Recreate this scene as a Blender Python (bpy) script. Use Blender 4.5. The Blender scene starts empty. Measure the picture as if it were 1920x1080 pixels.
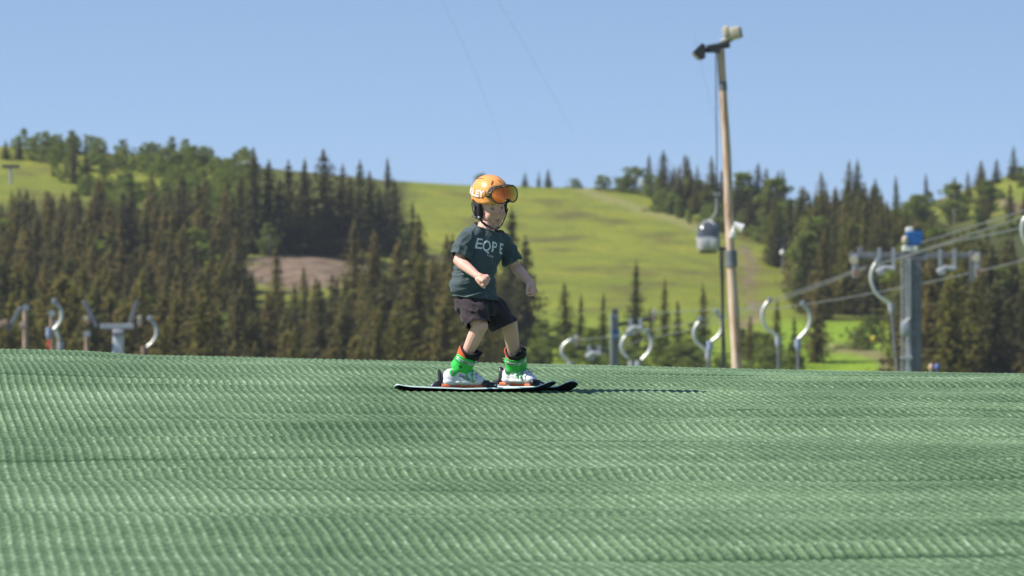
import bpy, bmesh, math, random
import numpy as np
from math import radians as R, sin, cos, pi, exp, sqrt, atan2
from mathutils import Vector, Matrix, Quaternion, noise as mnoise
from mathutils.bvhtree import BVHTree

sc = bpy.context.scene
col = sc.collection
# ------------------------------------------------------------------ camera
FPX = 1920 * 200 / 36.0
HORIZON = 700.0
PITCH = math.atan((HORIZON - 540) / FPX)
cam_d = bpy.data.cameras.new('camera')
cam = bpy.data.objects.new('camera', cam_d)
col.objects.link(cam)
cam.location = (0, 0, 0)
cam.rotation_euler = (pi / 2 + PITCH, 0, 0)
cam_d.lens = 200
cam_d.sensor_width = 36
cam_d.clip_start = 0.5
cam_d.clip_end = 20000
cam_d.dof.use_dof = True
cam_d.dof.focus_distance = 29.9
cam_d.dof.aperture_fstop = 7.5
sc.camera = cam
# ------------------------------------------------------------------ light
SUN_EL, SUN_AZ = R(46), R(-101)       # azimuth measured from +Y clockwise; the sun stands left, a little to the camera's side
sd = Vector((sin(SUN_AZ) * cos(SUN_EL), cos(SUN_AZ) * cos(SUN_EL), sin(SUN_EL)))
sun_d = bpy.data.lights.new('sun', 'SUN')
sun_d.energy = 4.6
sun_d.angle = R(0.5)
sun_d.color = (1.0, 0.955, 0.88)
sun = bpy.data.objects.new('sun', sun_d)
col.objects.link(sun)
sun.rotation_euler = sd.to_track_quat('Z', 'Y').to_euler()
world = bpy.data.worlds.new('World')
sc.world = world
world.use_nodes = True
wn = world.node_tree
bg = wn.nodes['Background']
sky = wn.nodes.new('ShaderNodeTexSky')
sky.sky_type = 'NISHITA'
sky.sun_disc = False
sky.sun_elevation = SUN_EL
sky.sun_rotation = SUN_AZ
sky.altitude = 900
sky.air_density = 1.0
sky.dust_density = 0.15
sky.ozone_density = 1.3
tc = wn.nodes.new('ShaderNodeTexCoord')
mp = wn.nodes.new('ShaderNodeMapping')
mp.inputs['Location'].default_value = (0, 0, 0.115)
mp.inputs['Scale'].default_value = (1, 1, 2.4)
wn.links.new(tc.outputs['Generated'], mp.inputs['Vector'])
wn.links.new(mp.outputs['Vector'], sky.inputs['Vector'])
wn.links.new(sky.outputs['Color'], bg.inputs['Color'])
bg.inputs['Strength'].default_value = 0.125
sc.view_settings.view_transform = 'Standard'
sc.view_settings.look = 'None'
sc.view_settings.gamma = 1
sc.view_settings.exposure = 0.5
sc.cycles.use_denoising = True
sc.cycles.max_bounces = 6
sc.cycles.transparent_max_bounces = 8
random.seed(7)

def build_haze(x0, x1, y0, y1, z0, z1, dens):
    me = bpy.data.meshes.new('haze')
    v = [(x, y, z) for x in (x0, x1) for y in (y0, y1) for z in (z0, z1)]
    me.from_pydata(v, [], [(0, 1, 3, 2), (4, 6, 7, 5), (0, 4, 5, 1), (2, 3, 7, 6), (0, 2, 6, 4), (1, 5, 7, 3)])
    m = bpy.data.materials.new('haze_air'); m.use_nodes = True
    nt = m.node_tree; nt.nodes.remove(nt.nodes['Principled BSDF'])
    pv = nt.nodes.new('ShaderNodeVolumePrincipled')
    pv.inputs['Color'].default_value = (.86, .92, 1, 1); pv.inputs['Density'].default_value = dens
    pv.inputs['Anisotropy'].default_value = .2
    nt.links.new(pv.outputs[0], nt.nodes['Material Output'].inputs['Volume'])
    me.materials.append(m)
    o = bpy.data.objects.new('haze', me); col.objects.link(o)
    o['kind'] = 'stuff'; o['label'] = 'thin summer haze in the air over the valley'
# ------------------------------------------------------------------ helpers
cp_, sp_ = cos(PITCH), sin(PITCH)
def at(px, py, Y):
    """point of the place that the photograph shows at (px, py), Y metres away"""
    vx, vz = (px - 960) / FPX, (540 - py) / FPX
    y = cp_ - vz * sp_
    z = sp_ + vz * cp_
    return Vector((vx * Y / y, Y, z * Y / y))

def tag(o, label=None, cat=None, group=None, kind=None):
    if label: o['label'] = label
    if cat: o['category'] = cat
    if group: o['group'] = group
    if kind: o['kind'] = kind
    return o

def empty(name, loc=(0, 0, 0), label=None, cat=None, group=None):
    o = bpy.data.objects.new(name, None)
    col.objects.link(o)
    o.location = loc
    o.empty_display_size = 0.2
    return tag(o, label, cat, group)

def link_mesh(name, me, parent=None, smooth=True):
    o = bpy.data.objects.new(name, me)
    col.objects.link(o)
    if smooth:
        me.polygons.foreach_set('use_smooth', [True] * len(me.polygons))
    if parent:
        o.parent = parent
        bpy_par_inv(o, parent)
    return o

def bpy_par_inv(o, parent):
    # meshes are written in world coordinates: keep them there
    if parent.parent is None and parent.type == 'EMPTY':
        o.location = -Vector(parent.location)

class MB:
    """collects shapes into one mesh"""
    def __init__(s):
        s.v, s.f, s.m = [], [], []
    def add(s, vs, fs, mi=0):
        b = len(s.v)
        s.v += [tuple(v) for v in vs]
        s.f += [tuple(i + b for i in f) for f in fs]
        s.m += [mi] * len(fs)
        return s
    def box(s, c, size, ax=None, mi=0, bev=0.0):
        c = Vector(c)
        X, Y, Z = ax if ax else (Vector((1, 0, 0)), Vector((0, 1, 0)), Vector((0, 0, 1)))
        hx, hy, hz = [q / 2 for q in size]
        if bev <= 0:
            vs = [c + X * (i * hx) + Y * (j * hy) + Z * (k * hz) for i in (-1, 1) for j in (-1, 1) for k in (-1, 1)]
            return s.add(vs, [(0, 1, 3, 2), (4, 6, 7, 5), (0, 4, 5, 1), (2, 3, 7, 6), (0, 2, 6, 4), (1, 5, 7, 3)], mi)
        bm = bmesh.new()
        bmesh.ops.create_cube(bm, size=1)
        bmesh.ops.scale(bm, vec=size, verts=bm.verts)
        bmesh.ops.bevel(bm, geom=bm.edges[:], offset=min(bev, min(size) * .45), segments=2, profile=.5, affect='EDGES')
        bm.verts.index_update()
        vs = [c + X * v.co.x + Y * v.co.y + Z * v.co.z for v in bm.verts]
        fs = [[v.index for v in f.verts] for f in bm.faces]
        bm.free()
        return s.add(vs, fs, mi)
    def tube(s, pts, rad, n=10, mi=0, cap=True, flat=1.0, up=None):
        pts = [Vector(p) for p in pts]
        if not isinstance(rad, (list, tuple)): rad = [rad] * len(pts)
        vs, fs = [], []
        prevn = None
        for i, p in enumerate(pts):
            a = pts[max(0, i - 1)]; b = pts[min(len(pts) - 1, i + 1)]
            t = (b - a)
            t = t.normalized() if t.length > 1e-9 else Vector((0, 0, 1))
            if prevn is None:
                ref = Vector(up) if up else (Vector((0, 0, 1)) if abs(t.z) < .9 else Vector((0, 1, 0)))
                nn = (ref - t * ref.dot(t)).normalized()
            else:
                nn = (prevn - t * prevn.dot(t)).normalized()
            prevn = nn
            bb = t.cross(nn)
            for k in range(n):
                a_ = 2 * pi * k / n
                vs.append(p + nn * (cos(a_) * rad[i]) + bb * (sin(a_) * rad[i] * flat))
        for i in range(len(pts) - 1):
            for k in range(n):
                fs.append((i * n + k, i * n + (k + 1) % n, (i + 1) * n + (k + 1) % n, (i + 1) * n + k))
        if cap:
            fs.append(tuple(reversed(range(n))))
            fs.append(tuple(range((len(pts) - 1) * n, len(pts) * n)))
        return s.add(vs, fs, mi)
    def ell(s, c, r, ax=None, nu=20, nv=12, mi=0):
        c = Vector(c)
        if not isinstance(r, (list, tuple)): r = (r, r, r)
        X, Y, Z = ax if ax else (Vector((1, 0, 0)), Vector((0, 1, 0)), Vector((0, 0, 1)))
        vs = [c + Z * r[2]]
        for j in range(1, nv):
            th = pi * j / nv
            for k in range(nu):
                a = 2 * pi * k / nu
                vs.append(c + X * (r[0] * sin(th) * cos(a)) + Y * (r[1] * sin(th) * sin(a)) + Z * (r[2] * cos(th)))
        vs.append(c - Z * r[2])
        fs = [(0, 1 + k, 1 + (k + 1) % nu) for k in range(nu)]
        for j in range(nv - 2):
            b = 1 + j * nu
            for k in range(nu):
                fs.append((b + k, b + nu + k, b + nu + (k + 1) % nu, b + (k + 1) % nu))
        b = 1 + (nv - 2) * nu
        L = len(vs) - 1
        fs += [(L, b + (k + 1) % nu, b + k) for k in range(nu)]
        return s.add(vs, fs, mi)
    def cone(s, pts, radii, n=14):
        """tapering limb with balls at its joints, for the voxel union"""
        for p, r in zip(pts, radii):
            s.ell(p, r, nu=14, nv=10)
        for i in range(len(pts) - 1):
            s.tube([pts[i], pts[i + 1]], [radii[i], radii[i + 1]], n=n)
        return s
    def loft(s, rings, n=28, mi=0, cap=True, power=2.0):
        """rings: (centre, axis u, axis v, radius u, radius v)"""
        vs, fs = [], []
        for (c, u, v, ru, rv) in rings:
            for k in range(n):
                a = 2 * pi * k / n
                ca, sa = cos(a), sin(a)
                q = 2.0 / power
                x = abs(ca) ** q * (1 if ca >= 0 else -1)
                y = abs(sa) ** q * (1 if sa >= 0 else -1)
                vs.append(Vector(c) + Vector(u) * (ru * x) + Vector(v) * (rv * y))
        for i in range(len(rings) - 1):
            for k in range(n):
                fs.append((i * n + k, i * n + (k + 1) % n, (i + 1) * n + (k + 1) % n, (i + 1) * n + k))
        if cap:
            fs.append(tuple(reversed(range(n))))
            fs.append(tuple(range((len(rings) - 1) * n, len(rings) * n)))
        return s.add(vs, fs, mi)
    def mesh(s, name='m', mats=()):
        me = bpy.data.meshes.new(name)
        me.from_pydata(s.v, [], s.f)
        for m in mats: me.materials.append(m)
        if len(mats) > 1:
            me.polygons.foreach_set('material_index', s.m)
        me.update()
        return me
    def build(s, name, mats, parent=None, smooth=True):
        if not isinstance(mats, (list, tuple)): mats = [mats]
        me = s.mesh(name, mats)
        bm = bmesh.new(); bm.from_mesh(me)
        bmesh.ops.recalc_face_normals(bm, faces=bm.faces)
        bm.to_mesh(me); bm.free()
        o = link_mesh(name, me, parent, smooth)
        if smooth: sharp_by_angle(me)
        return o

def sharp_by_angle(me, ang=38):
    bm = bmesh.new(); bm.from_mesh(me)
    a = R(ang)
    for e in bm.edges:
        if len(e.link_faces) == 2:
            try: e.smooth = e.calc_face_angle() < a
            except ValueError: e.smooth = True
    bm.to_mesh(me); bm.free()

def mat(name, color, rough=0.6, metal=0.0, bump=0.0, bscale=200.0, var=0.0, vscale=8.0, sheen=0.0, spec=0.5, coat=0.0, color2=None, sss=0.0, attr=None):
    m = bpy.data.materials.new(name)
    m.use_nodes = True
    nt = m.node_tree
    b = nt.nodes['Principled BSDF']
    b.inputs['Roughness'].default_value = rough
    b.inputs['Metallic'].default_value = metal
    b.inputs['Specular IOR Level'].default_value = spec
    if coat: b.inputs['Coat Weight'].default_value = coat
    if sheen: b.inputs['Sheen Weight'].default_value = sheen
    if sss:
        b.inputs['Subsurface Weight'].default_value = sss
        b.inputs['Subsurface Radius'].default_value = (0.012, 0.004, 0.002)
        b.inputs['Subsurface Scale'].default_value = 1.0
    c = (*color, 1)
    b.inputs['Base Color'].default_value = c
    co = nt.nodes.new('ShaderNodeTexCoord')
    if var > 0 or color2:
        n = nt.nodes.new('ShaderNodeTexNoise'); n.inputs['Scale'].default_value = vscale
        n.inputs['Detail'].default_value = 5
        nt.links.new(co.outputs['Object'], n.inputs['Vector'])
        r = nt.nodes.new('ShaderNodeValToRGB')
        c2 = color2 if color2 else tuple(q * (1 + var) for q in color)
        c1 = color if color2 else tuple(q * (1 - var) for q in color)
        r.color_ramp.elements[0].position = .32; r.color_ramp.elements[1].position = .68
        r.color_ramp.elements[0].color = (*c1, 1); r.color_ramp.elements[1].color = (*c2, 1)
        nt.links.new(n.outputs['Fac'], r.inputs['Fac'])
        out = r.outputs['Color']
        nt.links.new(out, b.inputs['Base Color'])
    if bump > 0:
        n2 = nt.nodes.new('ShaderNodeTexNoise'); n2.inputs['Scale'].default_value = bscale
        n2.inputs['Detail'].default_value = 3
        nt.links.new(co.outputs['Object'], n2.inputs['Vector'])
        bp = nt.nodes.new('ShaderNodeBump'); bp.inputs['Strength'].default_value = bump
        bp.inputs['Distance'].default_value = 0.002
        nt.links.new(n2.outputs['Fac'], bp.inputs['Height'])
        nt.links.new(bp.outputs['Normal'], b.inputs['Normal'])
    return m

def vnoise(x, y, seed=0):
    """smooth value noise on numpy arrays, -1..1"""
    rs = np.random.RandomState(seed)
    g = rs.rand(256, 256) * 2 - 1
    xi = np.floor(x).astype(int); yi = np.floor(y).astype(int)
    fx = x - xi; fy = y - yi
    fx = fx * fx * fx * (fx * (fx * 6 - 15) + 10); fy = fy * fy * fy * (fy * (fy * 6 - 15) + 10)
    a = g[xi % 256, yi % 256]; b = g[(xi + 1) % 256, yi % 256]
    c = g[xi % 256, (yi + 1) % 256]; d = g[(xi + 1) % 256, (yi + 1) % 256]
    return (a * (1 - fx) + b * fx) * (1 - fy) + (c * (1 - fx) + d * fx) * fy

# ------------------------------------------------------------------ ground heights
RIDGE = [(-1500, 260), (-600, 262), (0, 272), (200, 288), (400, 300), (500, 316), (720, 338), (870, 345), (1000, 348), (1150, 352), (1300, 362), (1500, 392),
         (1680, 392), (1760, 372), (1830, 345), (1920, 318), (2300, 250), (3200, 230)]
def ridge_h(px):
    return np.interp(px, [a for a, b in RIDGE], [(HORIZON - b) / FPX * 900 for a, b in RIDGE])
def mat_z(x, y):
    z = -1.505 + .0469 * y - .00345 * np.maximum(0, y - 30) ** 2
    ramp = np.clip((y - 24) / 14, 0, 1.5)
    z = z - .0225 * x * ramp
    # a low swell at the left of the crest
    z = z + .028 * np.exp(-((x + 3.3) / .62) ** 4) * np.exp(-((y - 38) / 4.0) ** 2)
    return z
def terr_z(x, y):
    x = np.asarray(x, float); y = np.asarray(y, float)
    zn = mat_z(np.clip(x, -14, 14), y) - .12
    zn = np.where(y < 2, -1.63 - 0.02 * (2 - y), zn)
    base = np.full_like(zn, -8.0)
    px = 960 + x / np.maximum(y, 300) * FPX
    rh = ridge_h(px)
    up1 = -8 + 8 * np.clip((y - 380) / 180, 0, 1) ** 1.5
    t = np.clip((y - 560) / 340, 0, 1)
    up2 = rh * (t * (1 - .1 * np.sin(pi * t))) 
    far = np.clip((y - 900) / 500, 0, 1)
    hz = np.where(y < 560, up1, up2) - far * far * 30
    hz = hz + 0.35 * vnoise(x / 30, y / 40, 3) * np.clip((y - 420) / 100, 0, 1)
    # the cut bank of bare earth
    pxa = px
    bank = np.exp(-((px - 545) / 150) ** 4) 
    hz = hz + bank * 2.0 * np.clip((y - 640) / 50, 0, 1) * np.clip(1 - (y - 700) / 120, 0, 1)
    hz = np.maximum(hz, -8)
    k = np.where(y < 60, zn, np.maximum(zn, hz))
    return np.where(y > 3000, -40, k)
def gz(x, y): return float(terr_z(np.array([x]), np.array([y]))[0])
def ground_at(px, py, y0=400, y1=900):
    """where the ray through the photo's point meets the hill"""
    ys = np.arange(y0, y1, 1.0)
    p = at(px, py, 1.0)
    xs = p.x * ys; zs = p.z * ys
    g = terr_z(xs, ys)
    hit = np.nonzero(g >= zs)[0]
    i = hit[0] if len(hit) else len(ys) - 1
    return Vector((xs[i], ys[i], g[i]))

# ------------------------------------------------------------------ dry-slope mat
RIB_A = math.atan(1150 / FPX)     # the ribs run a little left of the view
PITCH_R, PITCH_V = .042, .165
SHADED_GROOVES = [(18.9, -1.2, .9), (20.7, -3, .1), (19.9, .6, 2.2), (22.3, -2.6, .2), (23.2, .4, 2.6), (24.4, -3, -.4), (25.6, -.6, 1.1), (26.3, 1.6, 4.0), (27.4, -2.6, -1.0),
         (28.5, .9, 2.9), (29.4, 2.6, 4.8), (31.2, -3, -1.2), (32.4, .8, 2.6), (33.6, 2.0, 4.9), (35.4, -1.2, 1.2), (21.6, 1.8, 3.4), (27.0, .2, 1.6)]  # shallow grooves whose undercut shadow is painted into the mat colour
def build_slope():
    s = np.concatenate([np.arange(-16, -3.3, .25), np.arange(-3.3, 5.4, .007), np.arange(5.5, 17, .25)])
    v = np.concatenate([np.arange(-6, 14, .4), np.arange(14, 47, .0345), np.arange(47, 62, .5)])
    S, V = np.meshgrid(s, v)
    X = S + (V - 28) * math.tan(-RIB_A)
    Y = V
    fine = ((S > -3.3) & (S < 5.4) & (V > 14) & (V < 47)).astype(float)
    Z = mat_z(X, Y)
    # slack swells and creases of the matting
    wv = vnoise(S / 3.6 + 3, V / .42 + .25 * np.sin(S * 1.3), 11) * .0090
    wv += vnoise(S / 4.1, V / 1.0, 12) * .022
    wv += vnoise(S / .9 + 7, V / .22, 13) * .0026
    wv += vnoise(S / 9., V / 4.0, 14) * .035
    Z += wv * np.clip(fine + .5, 0, 1)
    rs = random.Random(5)
    for (c, s0, s1, h) in [(20.6, -3, .4, .016), (19.2, -.8, 1.6, .014), (23.5, -2.6, 1.2, .015), (25.6, -2.8, -.2, .012), (27.2, .2, 2.4, .010), (24.2, 1.3, 3.3, .010),
                           (28.6, .9, 2.6, .014), (22.1, .6, 2.4, .012), (31.0, -3, -1, .011), (33.5, 2.2, 4.6, .014), (35.2, .8, 2.6, .012), (26.4, 3.2, 4.8, .010), (29.9, 2.5, 4.2, .012), (21.4, 2.0, 3.4, .010), (30.1, -2.6, -1.9, .01)]:
        cc = c + .12 * np.sin(S * rs.uniform(1.5, 3) + rs.uniform(0, 6)) + .05 * (S - s0)
        env = np.clip((S - s0) / .5, 0, 1) * np.clip((s1 - S) / .5, 0, 1)
        d = V - cc
        Z += h * env * np.where(d < 0, np.exp(-(d / .16) ** 2), np.exp(-(d / .05) ** 2)) * fine
    dent = np.exp(-((S - 2.75) / .32) ** 2 - ((V - 28.2) / .28) ** 2)
    Z -= .035 * dent
    groove_shade = np.zeros_like(S)
    for (c, s0, s1) in SHADED_GROOVES:
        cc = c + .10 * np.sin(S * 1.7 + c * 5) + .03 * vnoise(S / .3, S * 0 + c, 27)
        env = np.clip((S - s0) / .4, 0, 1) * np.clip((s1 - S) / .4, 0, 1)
        groove_shade = np.maximum(groove_shade, env * np.exp(-((V - cc) / .045) ** 2) * np.clip(.75 + .6 * vnoise(S / .25, V / .5, 28), 0, 1))
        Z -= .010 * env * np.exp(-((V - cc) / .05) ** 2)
    wob = .0045 * np.sin(V * .9) + .006 * vnoise(S / 2., V / 1.5, 21)
    U = (S + wob) / PITCH_R
    W = V / PITCH_V + .35 * vnoise(S / 1.5, V / 2.5, 22)
    am = .75 + .45 * vnoise(S / 1.2 + 4, V / 1.6, 23)
    rib = np.cos(2 * pi * U)
    Z += fine * .0030 * am * rib
    Z += fine * (.0012 * np.cos(2 * pi * W) + .0011 * vnoise(S / .022, V / .09, 24) * (.6 + .4 * rib))
    nr, nc = S.shape
    co = np.stack([X, Y, Z], -1).reshape(-1, 3)
    idx = np.arange(nr * nc).reshape(nr, nc)
    q = np.stack([idx[:-1, :-1], idx[:-1, 1:], idx[1:, 1:], idx[1:, :-1]], -1).reshape(-1, 4)
    me = bpy.data.meshes.new('ski_slope_mat')
    me.vertices.add(len(co)); me.vertices.foreach_set('co', co.ravel().astype(np.float32))
    me.loops.add(q.size); me.loops.foreach_set('vertex_index', q.ravel().astype(np.int32))
    me.polygons.add(len(q)); me.polygons.foreach_set('loop_start', np.arange(0, q.size, 4, dtype=np.int32))
    me.polygons.foreach_set('loop_total', np.full(len(q), 4, dtype=np.int32))
    me.update(calc_edges=True)
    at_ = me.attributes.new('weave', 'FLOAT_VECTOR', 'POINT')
    at_.data.foreach_set('vector', np.stack([U, W, groove_shade], -1).reshape(-1, 3).astype(np.float32).ravel())
    m = bpy.data.materials.new('slope_matting'); m.use_nodes = True
    nt = m.node_tree; L = nt.links; N = nt.nodes
    b = N['Principled BSDF']; b.inputs['Roughness'].default_value = .75; b.inputs['Specular IOR Level'].default_value = .12
    a = N.new('ShaderNodeAttribute'); a.attribute_name = 'weave'
    sep = N.new('ShaderNodeSeparateXYZ'); L.new(a.outputs['Vector'], sep.inputs[0])
    def math_(op, x, y=None):
        n = N.new('ShaderNodeMath'); n.operation = op
        for i, t in enumerate((x, y)):
            if t is None: continue
            if isinstance(t, (int, float)): n.inputs[i].default_value = t
            else: L.new(t, n.inputs[i])
        return n.outputs[0]
    cu = math_('COSINE', math_('MULTIPLY', sep.outputs[0], 2 * pi))
    cv = math_('COSINE', math_('MULTIPLY', sep.outputs[1], 2 * pi))
    tc_ = N.new('ShaderNodeTexCoord')
    def nz(scale, sx=1, sy=1, detail=3):
        mpn = N.new('ShaderNodeMapping'); mpn.inputs['Scale'].default_value = (sx, sy, 1)
        L.new(tc_.outputs['Object'], mpn.inputs['Vector'])
        n = N.new('ShaderNodeTexNoise'); n.inputs['Scale'].default_value = scale; n.inputs['Detail'].default_value = detail
        L.new(mpn.outputs['Vector'], n.inputs['Vector'])
        return n.outputs['Fac']
    # pale worn filament tips along the ribs, brightest where rib and row cross
    tip = math_('MAXIMUM', math_('ADD', math_('MULTIPLY', cu, .5), .1), 0.0)
    # flecks
    knot = math_('POWER', math_('MAXIMUM', math_('MULTIPLY', math_('ADD', cu, 1), math_('MULTIPLY', math_('ADD', cv, 1), .25)), 0.0), 4.2)
    mott = nz(1.1, 1, .35)
    fineN = nz(60, 1, .25, 2)
    fac = math_('ADD', math_('MULTIPLY', tip, .40), math_('MULTIPLY', math_('MULTIPLY', math_('POWER', math_('MAXIMUM', math_('MULTIPLY', math_('ADD', cu, 1), .5), 0.0), 2.0), math_('MAXIMUM', math_('MULTIPLY', math_('SUBTRACT', nz(34, 1, .20, 2), .55), 6.0), 0.0)), .22))
    fac = math_('ADD', fac, math_('MULTIPLY', math_('SUBTRACT', mott, .5), .55))
    fac = math_('ADD', fac, math_('MULTIPLY', math_('SUBTRACT', fineN, .5), .7))
    band = nz(.8, .30, 3.2, 3)  # shading of the rippled pile, imitated by lighter and darker colour bands
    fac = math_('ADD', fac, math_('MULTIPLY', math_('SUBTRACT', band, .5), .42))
    fac = math_('SUBTRACT', math_('ADD', fac, .19), math_('MULTIPLY', sep.outputs[2], .42))  # darkens the colour along the grooves in place of undercut shadow
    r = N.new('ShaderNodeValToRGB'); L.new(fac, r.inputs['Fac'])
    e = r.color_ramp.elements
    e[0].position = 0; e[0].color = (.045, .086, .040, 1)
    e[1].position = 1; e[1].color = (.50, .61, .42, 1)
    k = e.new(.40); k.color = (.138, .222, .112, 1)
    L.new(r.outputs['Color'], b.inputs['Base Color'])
    bp = N.new('ShaderNodeBump'); bp.inputs['Strength'].default_value = .6; bp.inputs['Distance'].default_value = .0015
    L.new(fineN, bp.inputs['Height']); L.new(bp.outputs['Normal'], b.inputs['Normal'])
    me.materials.append(m)
    me.polygons.foreach_set('use_smooth', [True] * len(me.polygons))
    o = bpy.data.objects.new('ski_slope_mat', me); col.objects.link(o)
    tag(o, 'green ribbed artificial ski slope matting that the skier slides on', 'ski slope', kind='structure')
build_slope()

# ------------------------------------------------------------------ hill terrain
def seg_dist(px, py, poly):
    """distance in photo pixels from points to a polyline (used only to lay out the ground's own patches)"""
    d = np.full(px.shape, 1e9)
    for (x0, y0), (x1, y1) in zip(poly[:-1], poly[1:]):
        dx, dy = x1 - x0, y1 - y0
        t = np.clip(((px - x0) * dx + (py - y0) * dy) / (dx * dx + dy * dy), 0, 1)
        d = np.minimum(d, np.hypot(px - x0 - t * dx, (py - y0 - t * dy)))
    return d
def build_terrain():
    xs = np.concatenate([[-9000, -5000, -2500, -1200, -700], np.arange(-400, -130, 12), np.arange(-130, 130, 1.3), np.arange(130, 400, 12), [700, 1200, 2500, 5000, 9000]])
    ys = np.concatenate([[-3000, -1000, -300, -100, -40], np.arange(-20, 62, 2.0), np.arange(62, 400, 6), np.arange(400, 930, 2.2), [950, 980, 1030, 1100, 1250, 1500, 2000, 3000, 6000, 12000]])
    X, Y = np.meshgrid(xs, ys)
    Z = terr_z(X, Y)
    Yc = np.maximum(Y, 60)
    PX = 960 + X / Yc * FPX
    PY = HORIZON - Z / Yc * FPX
    nzA = vnoise(X / 6, Y / 9, 31); nzB = vnoise(X / 2.2, Y / 4, 32)
    # bare earth
    e = np.clip(1.25 - np.hypot((PX - 560) / 118, (PY - 512) / 34) + .25 * nzA, 0, 1) * 2.2
    e = np.maximum(e, np.clip(1.2 - seg_dist(PX, PY, [(1395, 470), (1410, 500), (1400, 540), (1425, 585), (1385, 620)]) / (13 + 6 * nzB), 0, 1) * .95)
    e = np.maximum(e, np.clip(1.2 - seg_dist(PX, PY, [(1555, 652), (1600, 655), (1650, 668), (1670, 690)]) / 12, 0, 1) * .8)
    e = np.maximum(e, np.clip(1.3 - seg_dist(PX, PY, [(1880, 378), (1900, 385), (1960, 402)]) / 10, 0, 1) * .9)
    e = np.maximum(e, np.clip(1.3 - seg_dist(PX, PY, [(740, 478), (770, 484), (850, 484)]) / 8, 0, 1) * .8)
    e = np.maximum(e, np.clip(1.2 - seg_dist(PX, PY, [(360, 322), (420, 330), (470, 322)]) / 3, 0, 1) * .35)
    e = np.clip(e, 0, 1)
    # worn pale track across the pasture
    tr = np.clip(1.3 - seg_dist(PX, PY, [(1085, 352), (1130, 370), (1200, 392), (1270, 412), (1330, 440)]) / (9 + 3 * nzB), 0, 1) * .6
    # woodland floor
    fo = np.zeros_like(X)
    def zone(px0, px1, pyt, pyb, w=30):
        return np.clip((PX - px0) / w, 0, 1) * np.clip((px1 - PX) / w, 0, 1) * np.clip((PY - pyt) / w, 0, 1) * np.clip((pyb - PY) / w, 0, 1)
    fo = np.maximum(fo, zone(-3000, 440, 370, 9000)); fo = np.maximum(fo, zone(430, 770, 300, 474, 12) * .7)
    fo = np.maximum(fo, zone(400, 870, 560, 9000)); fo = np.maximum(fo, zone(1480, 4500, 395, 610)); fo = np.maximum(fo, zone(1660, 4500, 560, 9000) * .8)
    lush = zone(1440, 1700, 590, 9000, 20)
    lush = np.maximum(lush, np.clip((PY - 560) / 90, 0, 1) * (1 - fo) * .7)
    stripes = .5 + .5 * vnoise(X / 60, Y / 11, 33) + .25 * nzA
    nr, nc = X.shape
    co = np.stack([X, Y, Z], -1).reshape(-1, 3)
    idx = np.arange(nr * nc).reshape(nr, nc)
    q = np.stack([idx[:-1, :-1], idx[:-1, 1:], idx[1:, 1:], idx[1:, :-1]], -1).reshape(-1, 4)
    me = bpy.data.meshes.new('hillside')
    me.from_pydata([tuple(c) for c in co], [], [tuple(int(k) for k in f) for f in q])
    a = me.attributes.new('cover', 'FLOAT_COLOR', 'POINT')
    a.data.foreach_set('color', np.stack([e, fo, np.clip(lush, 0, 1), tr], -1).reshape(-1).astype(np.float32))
    a = me.attributes.new('dry', 'FLOAT', 'POINT')
    a.data.foreach_set('value', np.clip(stripes, 0, 1).reshape(-1).astype(np.float32))
    m = bpy.data.materials.new('hill_grass'); m.use_nodes = True
    nt = m.node_tree; L = nt.links; N = nt.nodes
    b = N['Principled BSDF']; b.inputs['Roughness'].default_value = .9; b.inputs['Specular IOR Level'].default_value = .15
    av = N.new('ShaderNodeAttribute'); av.attribute_name = 'cover'
    ad = N.new('ShaderNodeAttribute'); ad.attribute_name = 'dry'
    sp = N.new('ShaderNodeSeparateColor'); L.new(av.outputs['Color'], sp.inputs[0])
    t = N.new('ShaderNodeTexCoord')
    def nz(scale, sy):
        mpn = N.new('ShaderNodeMapping'); mpn.inputs['Scale'].default_value = (1, sy, 1)
        L.new(t.outputs['Object'], mpn.inputs['Vector'])
        n = N.new('ShaderNodeTexNoise'); n.inputs['Scale'].default_value = scale; n.inputs['Detail'].default_value = 6
        L.new(mpn.outputs['Vector'], n.inputs['Vector']); return n.outputs['Fac']
    def mix(fac, a_, b_):
        n = N.new('ShaderNodeMix'); n.data_type = 'RGBA'
        for s_, v_ in ((n.inputs['Factor'], fac), (n.inputs['A'], a_), (n.inputs['B'], b_)):
            if isinstance(v_, tuple): s_.default_value = (*v_, 1)
            elif isinstance(v_, float): s_.default_value = v_
            else: L.new(v_, s_)
        return n.outputs['Result']
    def mth(op, x, y):
        n = N.new('ShaderNodeMath'); n.operation = op; n.use_clamp = True
        for i, q_ in enumerate((x, y)):
            if isinstance(q_, (int, float)): n.inputs[i].default_value = q_
            else: L.new(q_, n.inputs[i])
        return n.outputs[0]
    dd = mth('ADD', mth('MULTIPLY', ad.outputs['Fac'], .75), mth('MULTIPLY', mth('SUBTRACT', nz(.35, .3), .3), .8))
    c = mix(dd, (.150, .185, .024), (.250, .255, .030))
    c = mix(mth('MULTIPLY', mth('SUBTRACT', nz(.11, .45), .50), 6.0), c, (.135, .125, .030))
    c = mix(mth('MULTIPLY', mth('SUBTRACT', nz(.30, .6), .55), 4.0), c, (.105, .14, .025))
    c = mix(sp.outputs[2], c, mix(nz(.5, .5), (.15, .25, .02), (.26, .37, .03)))
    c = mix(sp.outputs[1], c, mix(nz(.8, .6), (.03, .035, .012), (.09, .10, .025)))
    c = mix(av.outputs['Alpha'], c, (.30, .27, .12))
    c = mix(sp.outputs[0], c, mix(mth('MULTIPLY', mth('SUBTRACT', nz(.45, .8), .35), 3.0), (.115, .080, .052), (.30, .215, .145)))
    L.new(c, b.inputs['Base Color'])
    bp = N.new('ShaderNodeBump'); bp.inputs['Strength'].default_value = .7; bp.inputs['Distance'].default_value = .5
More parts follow.
